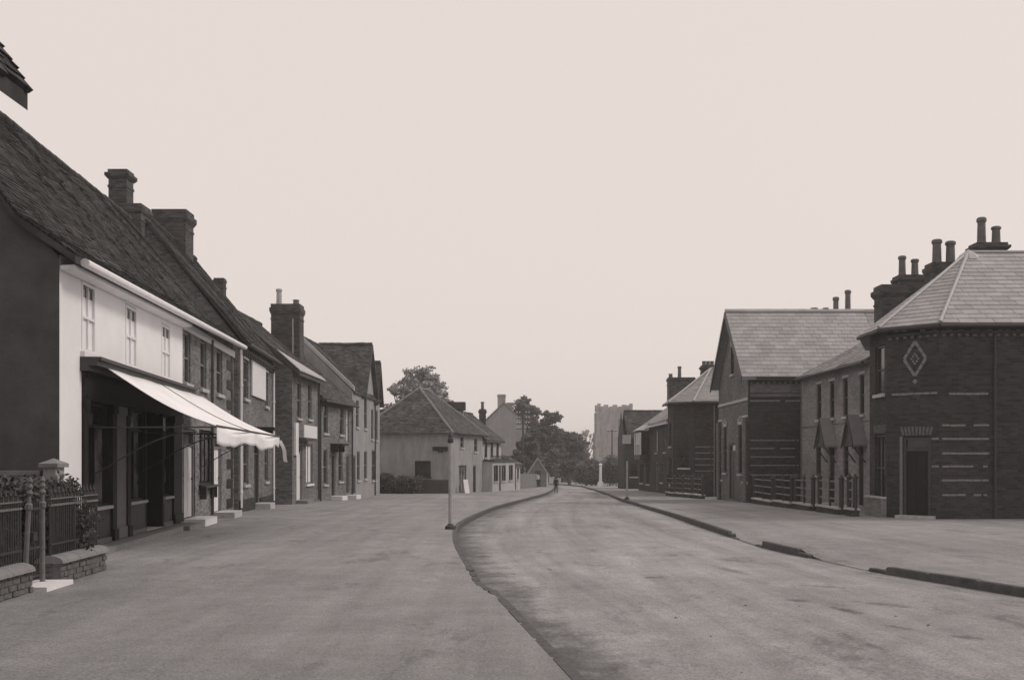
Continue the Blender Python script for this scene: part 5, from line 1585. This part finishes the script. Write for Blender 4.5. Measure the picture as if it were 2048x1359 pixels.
# --- house end with dark roof towards us
yb = 94.0
T = Thing('tiled_house', 'low house with a dark tiled roof slope in front of the church tower', 'house', (13, yb, P(yb)), 'farther houses on the church side')
FX = Fr((at(1249, yb), yb), (17.5, yb), 1); e, r = zat(874, yb), zat(822, yb + 3)
ops = [dict(u0=.5, u1=1.2, z0=.0, z1=1.3, kind='win', frame=brown_wood)]
mbw = wall_front(FX, 0, FX.len, -2, e, e, ops); gable_shell(FX, 0, FX.len, -2, 6, e, e, r, r, 3, mbw)
T.part('wall', mbw, brick_d); fill(T, FX, ops)
pf = [(.3, e - .1), (-3, r), (-6.3, e - .1)]
std_roof(T, FX, .25, FX.len, pf, pf, tile_m, gauge=.18, tw=.26)
sg = MB().fbox(FX, FX.hit(1244)[0], FX.hit(1261)[0], .35, .42, zat(887, yb), zat(869, yb)).build('hanging_sign', post_m, origin=(at(1252, yb), yb - .38, zat(878, yb)))
sg['label'] = 'pale square signboard projecting from the tiled house, in front of the tower'; sg['category'] = 'sign'
T.part('sign_bracket', MB().tube(FX.pt(.25, .0, zat(866, yb)), FX.pt(.25, .40, zat(866, yb)), .03, .03, 6).tube(FX.pt(.25, .385, zat(869, yb)), FX.pt(.25, .385, zat(866, yb)), .02, .02, 6), iron_m)

# --- railings on low plinths
RAILX = 10.45
def right_fence(y0, y1, x0, x1, posts, label, lastpost=True):
    F = Fr((x0, y0), (x1, y1), -1); ym = (y0 + y1) / 2
    g0, g1 = P(y0), P(y1); gm = min(g0, g1)
    T = Thing('low_railing', label, 'railing', F.pt(F.len / 2, -.1, P(ym)), 'three bar railings before the brick buildings')
    T.part('plinth', MB().fbox(F, 0, F.len, -.23, 0, gm - .25, gm + .20), brick_d)
    T.part('coping', MB().fbox(F, -.01, F.len + .01, -.26, .03, gm + .201, gm + .265), cream_m)
    for z in (.50, .78, 1.06):
        T.part('rail', MB().fbox(F, 0, F.len, -.135, -.095, gm + z, gm + z + .045), cement_m)
    for k in range(posts + 1):
        u = F.len * k / posts; u = min(max(u, .05), F.len - .05); big = k in (0, posts)
        r = .075 if big else .045
        p = F.pt(u, -.115, gm + .1)
        T.part('post', MB().lathe(p, [(r, 0), (r, 1.05), (r * 1.3, 1.07), (r * 1.3, 1.11), (r * .8, 1.13), (r * .5, 1.19), (.01, 1.22)], 8), iron_m)
fx = lambda y: 10.35 + (y - 31) * .022
for (a, b, n, lab) in ((31.2, 31.9, 1, 'short length of railing against the corner building plinth'), (32.6, 35.2, 2, 'bar railing before the first cottage door, next to the corner building'), (35.9, 38.4, 2, 'bar railing before the middle of the cottages'), (38.9, 41.6, 2, 'bar railing before the farther cottage window'), (42.0, 45.6, 2, 'bar railing beside the hall side wall')):
    right_fence(a, b, fx(a), fx(b), n, lab)
for k, (a, b, lab) in enumerate(((53.8, 55.9, 'bar railing just past the hall front, first of four bays'), (56.2, 58.1, 'bar railing past the hall, second of four bays'), (58.4, 60.2, 'bar railing past the hall, third of four bays'), (60.5, 62.6, 'bar railing nearest the farther canted building, last of four bays'))):
    right_fence(a, b, 9.9 - (a - 54) * .06, 9.9 - (b - 54) * .06, 2, lab)

# ================================================================== CHURCH
yc = 228
xa, xb = at(1198, yc), at(1262, yc); w = xb - xa
T = Thing('church_tower', 'grey stone church tower with battlements at the end of the street', 'church tower', ((xa + xb) / 2, yc + 3, P(yc)))
FT_ = Fr((xa, yc), (xb, yc), 1); zt_ = zat(822, yc); zb_ = P(yc) - .3
ops = [FT_.op(1236, 1250, 836, 862, maxw=1.7, cols=2, sash=1, frame=cream_m, glass=net_m)]
mbw = wall_front(FT_, 0, w, zb_, zt_, zt_, ops)
for (q) in ([FT_.pt(0, 0, 0), FT_.pt(0, -w, 0)], [FT_.pt(w, 0, 0), FT_.pt(w, -w, 0)], [FT_.pt(0, -w, 0), FT_.pt(w, -w, 0)]):
    mbw.face([(q[0][0], q[0][1], zb_), (q[1][0], q[1][1], zb_), (q[1][0], q[1][1], zt_), (q[0][0], q[0][1], zt_)])
mbw.face([FT_.pt(0, 0, zt_), FT_.pt(w, 0, zt_), FT_.pt(w, -w, zt_), FT_.pt(0, -w, zt_)])
T.part('wall', mbw, stone_m); fill(T, FT_, ops)
T.part('string_course', MB().fbox(FT_, -.12, w + .12, -w - .12, .12, zt_ - .02, zt_ + .22), stone_m)
mb = MB(); zt2 = zt_ + .221
for side in range(4):
    f = [Fr((xa, yc), (xb, yc), 1), Fr((xb, yc), (xb, yc + w), 1), Fr((xb, yc + w), (xa, yc + w), 1), Fr((xa, yc + w), (xa, yc), 1)][side]
    mb.fbox(f, .36, w - .36, -.35, 0, zt2, zt2 + .75)
    for k in range(3): mb.fbox(f, .36 + (w - .72) * (k * 2 + .7) / 6.4, .36 + (w - .72) * (k * 2 + 1.7) / 6.4, -.35, 0, zt2 + .751, zt2 + 1.25)
T.part('parapet', mb, stone_m)
for (cx_, cy_) in ((xa, yc), (xb, yc), (xa, yc + w), (xb, yc + w)):
    sx_ = -1 if cx_ == xa else 1; sy_ = -1 if cy_ == yc else 1
    b = ybox(MB(), cx_ - .55 + sx_ * .2, cx_ + .55 + sx_ * .2, cy_ - .55 + sy_ * .2, cy_ + .55 + sy_ * .2, zb_, zt_ * .62)
    ybox(b, cx_ - .35 + sx_ * .1, cx_ + .35 + sx_ * .1, cy_ - .35 + sy_ * .1, cy_ + .35 + sy_ * .1, zt_ * .62 + .001, zt_ - .03)
    T.part('buttress', b, stone_m)
    T.part('corner_turret', ybox(MB(), cx_ - .34 , cx_ + .34, cy_ - .34, cy_ + .34, zt2, zt2 + 1.5), stone_m)

# ================================================================== POSTS AND POLES
def street_post(x, y, h, label):
    z = P(y)
    T = Thing('street_post', label, 'post', (x, y, z), 'pale street posts')
    T.part('base', MB().lathe((x, y, z - .05), [(.13, 0), (.135, .08), (.12, .13), (.08, .15), (.066, .18)], 12), iron_m)
    T.part('shaft', MB().lathe((x, y, z + .13), [(.050, 0), (.048, h - .45), (.044, h - .33)], 12), post_m, smooth=False)
    T.part('cap', MB().lathe((x, y, z + h - .20), [(.055, 0), (.075, .02), (.07, .10), (.05, .12), (.045, .19), (.02, .24)], 12), iron_m)
street_post(at(901, 24.6), 24.6, 2.27, 'pale painted post with a dark cap by the curving kerb')
street_post(at(1254, 53.0), 53.0, 2.2, 'distant pale post with a dark cap on the church side kerb')
def tpole(px, Y, pytop, arms, label):
    x = at(px, Y); z = P(Y); zt_ = zat(pytop, Y)
    T = Thing('telegraph_pole', label, 'telegraph pole', (x, Y, z), 'telegraph poles')
    T.part('pole', MB().tube((x, Y, z - .2), (x, Y, zt_), .14, .09, 8), bark_m)
    for k in range(arms):
        zz = zt_ - .3 - k * .55
        a = T.part('cross_arm', ybox(MB(), x - .75, x + .75, Y - .17, Y - .10, zz, zz + .10), bark_m)
        for dx in (-.65, -.35, .35, .65):
            T.part('insulator', MB().lathe((x + dx, Y - .135, zz + .1), [(.02, 0), (.02, .06), (.055, .07), (.055, .15), (.02, .17)], 6), whitep_m, a)
tpole(1046, 112, 822, 4, 'telegraph pole with stacked cross arms against the trees')
tpole(1224, 150, 858, 1, 'thin telegraph pole in front of the church tower')
x, y = at(1201, 120), 120; z = P(y)
T = Thing('stone_pillar', 'slim white pillar on a base in front of the dark hedge', 'pillar', (x, y, z))
T.part('base', MB().lathe((x, y, z - .1), [(.45, 0), (.45, .25), (.36, .28), (.36, .5), (.25, .6)], 8), whitep_m)
T.part('shaft', MB().lathe((x, y, z + .5), [(.20, 0), (.14, 1.9), (.22, 1.94), (.22, 2.04), (.05, 2.14)], 8), whitep_m)
T = Thing('leaning_board', 'pale board leaning against the corner house front', 'board', (at(928, 70.5), 70.3, P(70)))
bx_ = at(930, 71.5)
T.part('board', MB().hexa([(bx_, 71.2, P(71)), (bx_ + .30, 71.5, P(71)), (bx_ + .33, 71.47, P(71)), (bx_ + .03, 71.17, P(71))], [(bx_ - .14, 71.34, P(71) + .95), (bx_ + .16, 71.64, P(71) + .95), (bx_ + .19, 71.61, P(71) + .95), (bx_ - .11, 71.31, P(71) + .95)]), whitep_m)

# ================================================================== TREES
def tree(px, Y, pytop, pw, label, mat, clumps=16, leaves=6000, size=.28, low=.30, bare=False, group='trees behind the roofs'):
    x = at(px, Y); z = P(Y); H = zat(pytop, Y) - z; W = pw / FPX * Y
    T = Thing('tree', label, 'tree', (x, Y, z), group)
    tr = MB(); h0 = H * (low + .12)
    pts = [Vector((x, Y, z - .3))]
    for k in range(1, 5): pts.append(Vector((x + rng.normal(0, .12), Y + rng.normal(0, .12), z + h0 * k / 4)))
    r = .03 * H
    for k in range(4): tr.tube(pts[k], pts[k + 1], r * (1.1 - .13 * k), r * (1.1 - .13 * (k + 1)), 8, k == 0)
    cl = []
    for k in range(clumps):
        d = Vector(rng.normal(size=3)).normalized(); t = (k + .5) / clumps
        q_ = rng.random() ** .4 * rng.uniform(.78, 1.0)
        up = d.z * q_                                     # -1 .. 1 through the crown
        taper = 1.0 - .32 * max(0, up) - .12 * max(0, -up)
        zz = z + H * (low + (1 - low) * (.50 + .50 * up)); t = .5 + .5 * up
        c = Vector((x + W * .46 * d.x * q_ * taper, Y + W * .40 * d.y * q_ * taper, zz))
        s = W * rng.uniform(.08, .17)
        cl.append((tuple(c), (s, s, s * rng.uniform(.7, 1.0))))
        if not bare:
            for q in range(6):         # sprays standing out from each limb end
                d = Vector(rng.normal(size=3)).normalized(); w2 = s * rng.uniform(.28, .55)
                c2 = c + Vector((d.x * s * 1.15, d.y * s * 1.15, d.z * s * .9))
                cl.append((tuple(c2), (w2 * rng.uniform(.8, 1.6), w2, w2 * rng.uniform(.5, .9))))
        st = pts[-1] if t > .25 else pts[-2]
        mid = st.lerp(c, .5) + Vector((0, 0, -.05 * H * rng.random()))
        tr.tube(st, mid, r * .42, r * .25, 6, False); tr.tube(mid, c, r * .25, r * .07, 6, False)
        if bare:
            for q in range(14):
                d = Vector(rng.normal(size=3)); d.z = abs(d.z) * 1.2; d.normalize()
                e_ = c + d * s * rng.uniform(.6, 1.5); tr.tube(mid.lerp(c, rng.uniform(.4, 1)), e_, r * .06, r * .015, 4, False)
    T.part('trunk', tr, bark_m)
    leaf_part(T, 'crown', cl, leaves, size, mat)
tree(850, 104, 736, 145, 'tall pale tree behind the hipped corner house roof', leaf_p, 34, 11000, .16, .48)
tree(803, 100, 752, 84, 'slighter tree left of the tall one behind the corner house', leaf_p, 20, 4500, .15, .45)
tree(892, 112, 772, 44, 'lower tree showing between the corner house and its chimney', leaf_p, 14, 3000, .17, .35)
tree(1050, 138, 776, 84, 'tallest dark tree beside the grey gable and telegraph pole', leaf_m, 34, 14000, .20, .22)
tree(1092, 132, 808, 92, 'broad dark tree to the right of the telegraph pole', leaf_d, 40, 18000, .20, .10)
tree(1138, 140, 854, 78, 'rounded dark tree above the road bend', leaf_d, 34, 14000, .20, .08)
tree(1066, 118, 858, 72, 'low dark tree over the board fence', leaf_d, 14, 8000, .24, .08)
tree(1112, 150, 850, 60, 'dark tree filling the gap above the white house', leaf_d, 26, 11000, .22, .10)
tree(1168, 160, 893, 46, 'small dark tree next to the church tower foot', leaf_m, 12, 5000, .25, .1)
tree(1172, 205, 848, 52, 'thin bare branched tree left of the church tower', leaf_p, 10, 250, .25, .35, True)
tree(1038, 112, 880, 40, 'bushy dark tree behind the lean to', leaf_d, 10, 5000, .2, .05)
for i, (px, Y, w, h, lab) in enumerate([(1172, 122, 3.6, 3.0, 'large dark rounded hedge bush left of the white pillar'), (1192, 123.5, 2.8, 3.3, 'dark bush directly behind the white pillar'), (1219, 122, 3.4, 4.1, 'tallest dark bush right of the white pillar'), (1240, 120, 2.6, 3.2, 'dark bush between the tallest bush and the tiled house')]):
    shrub(at(px, Y), Y, w, 2.4, h, lab, leaf_d, 5000, .14, 'bushes before the church')
for i, (px, Y, w, h, lab) in enumerate([(1040, 92.5, 2.4, 2.6, 'dark bush hanging over the near end of the board fence'), (1058, 102, 2.6, 2.7, 'dark bush behind the middle of the board fence')]):
    shrub(at(px, Y) - 1.6, Y, w, 2.0, h, lab, leaf_d, 3500, .12, 'bushes behind the fence')
shrub(at(1170, 190), 190, 26, 8, 4.5, 'far belt of trees closing the view beyond the road bend', leaf_m, 7000, .35, z=P(190), name='tree_belt', cat='trees')
shrub(at(1120, 178), 178, 14, 6, 5.5, 'dark mass of trees behind the white house', leaf_m, 7000, .3, z=P(178), name='tree_belt', cat='trees')

# ================================================================== PEOPLE
def person(x, y, z, h, face, label, top_m, low_m, skirt=False, stride=0.0, cap=False):
    T = Thing('person', label, 'person', (x, y, z))
    s = h / 1.7
    V, E, R = [], [], []
    def add(p, r, par=None):
        V.append((p[0] * s, p[1] * s, p[2] * s)); R.append(r * s)
        if par is not None: E.append((par, len(V) - 1))
        return len(V) - 1
    pel = add((0, 0, .93), .135); wst = add((0, .01, 1.10), .12, pel); chs = add((0, .01, 1.30), .15, wst); nk = add((0, 0, 1.45), .06, chs)
    hd0 = add((0, -.01, 1.53), .075, nk); hd1 = add((0, -.015, 1.61), .098, hd0); add((0, -.005, 1.68), .07, hd1)
    for sg in (-1, 1):
        hp = add((sg * .09, 0, .86), .095, pel); kn = add((sg * .10, -.02 + sg * stride * .5, .48), .065, hp); an = add((sg * .10, .02 + sg * stride, .09), .042, kn); add((sg * .115, -.15 + sg * stride, .035), .035, an)
        sh = add((sg * .19, .01, 1.40), .065, chs); el = add((sg * .25, .03, 1.12), .045, sh); wr = add((sg * .24, -.06, .88), .03, el)
        pm = add((sg * .24, -.08, .82), .032, wr)
        for q in range(4): f1 = add((sg * .245, -.10 + q * .02, .765), .010, pm); add((sg * .235, -.105 + q * .02, .72), .008, f1)
        th = add((sg * .225, -.115, .80), .010, pm); add((sg * .215, -.13, .765), .008, th)
    me = bpy.data.meshes.new('body'); me.from_pydata(V, E, []); me.update()
    ob = bpy.data.objects.new('body', me); COL.objects.link(ob); ob.parent = T.e
    md = ob.modifiers.new('skin', 'SKIN')
    for i, r in enumerate(R):
        me.skin_vertices[0].data[i].radius = (r, r); me.skin_vertices[0].data[i].use_root = (i == 0)
    ob.modifiers.new('smooth', 'SUBSURF').levels = 1
    ob.modifiers['smooth'].render_levels = 1
    # cloth by height on the body: skin, upper garment, lower garment
    m, t, b = base_mat('person_cloth', .9, .1)
    tc = N(t, 'ShaderNodeTexCoord'); sp = N(t, 'ShaderNodeSeparateXYZ'); t.links.new(tc.outputs['Object'], sp.inputs[0])
    r_ = N(t, 'ShaderNodeValToRGB'); r_.color_ramp.interpolation = 'CONSTANT'
    e = r_.color_ramp.elements; e[0].position = 0; e[0].color = G(.03); e[1].position = .06; e[1].color = G(low_m)
    k = e.new(.56); k.color = G(top_m); k = e.new(.855); k.color = G(.33)
    dv = N(t, 'ShaderNodeMath'); dv.operation = 'DIVIDE'; dv.inputs[1].default_value = h
    t.links.new(sp.outputs['Z'], dv.inputs[0]); t.links.new(dv.outputs[0], r_.inputs[0]); t.links.new(r_.outputs[0], b.inputs['Base Color'])
    me.materials.append(m)
    loc = T.loc
    def child(name, mb, mat):
        me2 = bpy.data.meshes.new(name); me2.from_pydata([(p[0] * s, p[1] * s, p[2] * s) for p in mb.v], [], mb.f); me2.materials.append(mat); me2.update()
        o2 = bpy.data.objects.new(name, me2); COL.objects.link(o2); o2.parent = T.e
    child('hair', MB().lathe((0, .015, 1.60), [(.09, 0), (.115, .04), (.112, .09), (.08, .135), (.02, .15)], 10), hair_m)
    for sg in (-1, 1): child('eye', MB().lathe((sg * .035, -.105, 1.615), [(.004, -.008), (.011, 0), (.004, .008)], 6), hair_m)
    child('nose', MB().tube((0, -.10, 1.60), (0, -.128, 1.575), .012, .016, 6), skin_m)
    if skirt: child('skirt', MB().lathe((0, 0, .12), [(.27, 0), (.25, .3), (.19, .75), (.15, .93), (.15, .98)], 14), cloth_d)
    if cap: child('cap', MB().lathe((0, -.02, 1.67), [(.13, 0), (.135, .03), (.11, .07), (.02, .085)], 10), cloth_d)
    T.e.rotation_euler = (0, 0, face)
yp = 59.4
person(at(711.5, yp), yp, P(yp) + .0, 1.60, rad(60), 'person in a white blouse and long dark skirt outside the gabled house', .68, .03, skirt=True)
yp = 76
person(at(1112, yp), yp, P(yp) - STEP + .05, 1.18, rad(170), 'small person in dark clothes walking in the middle of the road', .03, .04, stride=.14)
yp = 106
person(at(1071, yp) + .25, yp, P(yp), 1.45, rad(20), 'person with a pale top and dark legs beside the board fence', .5, .03, cap=True)

# ================================================================== HAZE
HAZE = True
if HAZE:
    m = bpy.data.materials.new('thin_haze'); m.use_nodes = True
    t = m.node_tree; t.nodes.remove(t.nodes['Principled BSDF'])
    v = N(t, 'ShaderNodeVolumePrincipled'); v.inputs['Color'].default_value = (.95, .93, .92, 1); v.inputs['Density'].default_value = .0009; v.inputs['Anisotropy'].default_value = .2
    t.links.new(v.outputs[0], t.nodes['Material Output'].inputs['Volume'])
    mb = ybox(MB(), -905, 905, -505, 1705, -4.4, 22)
    o = mb.build('haze', m); o['kind'] = 'stuff'; o['label'] = 'thin pale haze over the whole street'; o['category'] = 'haze'
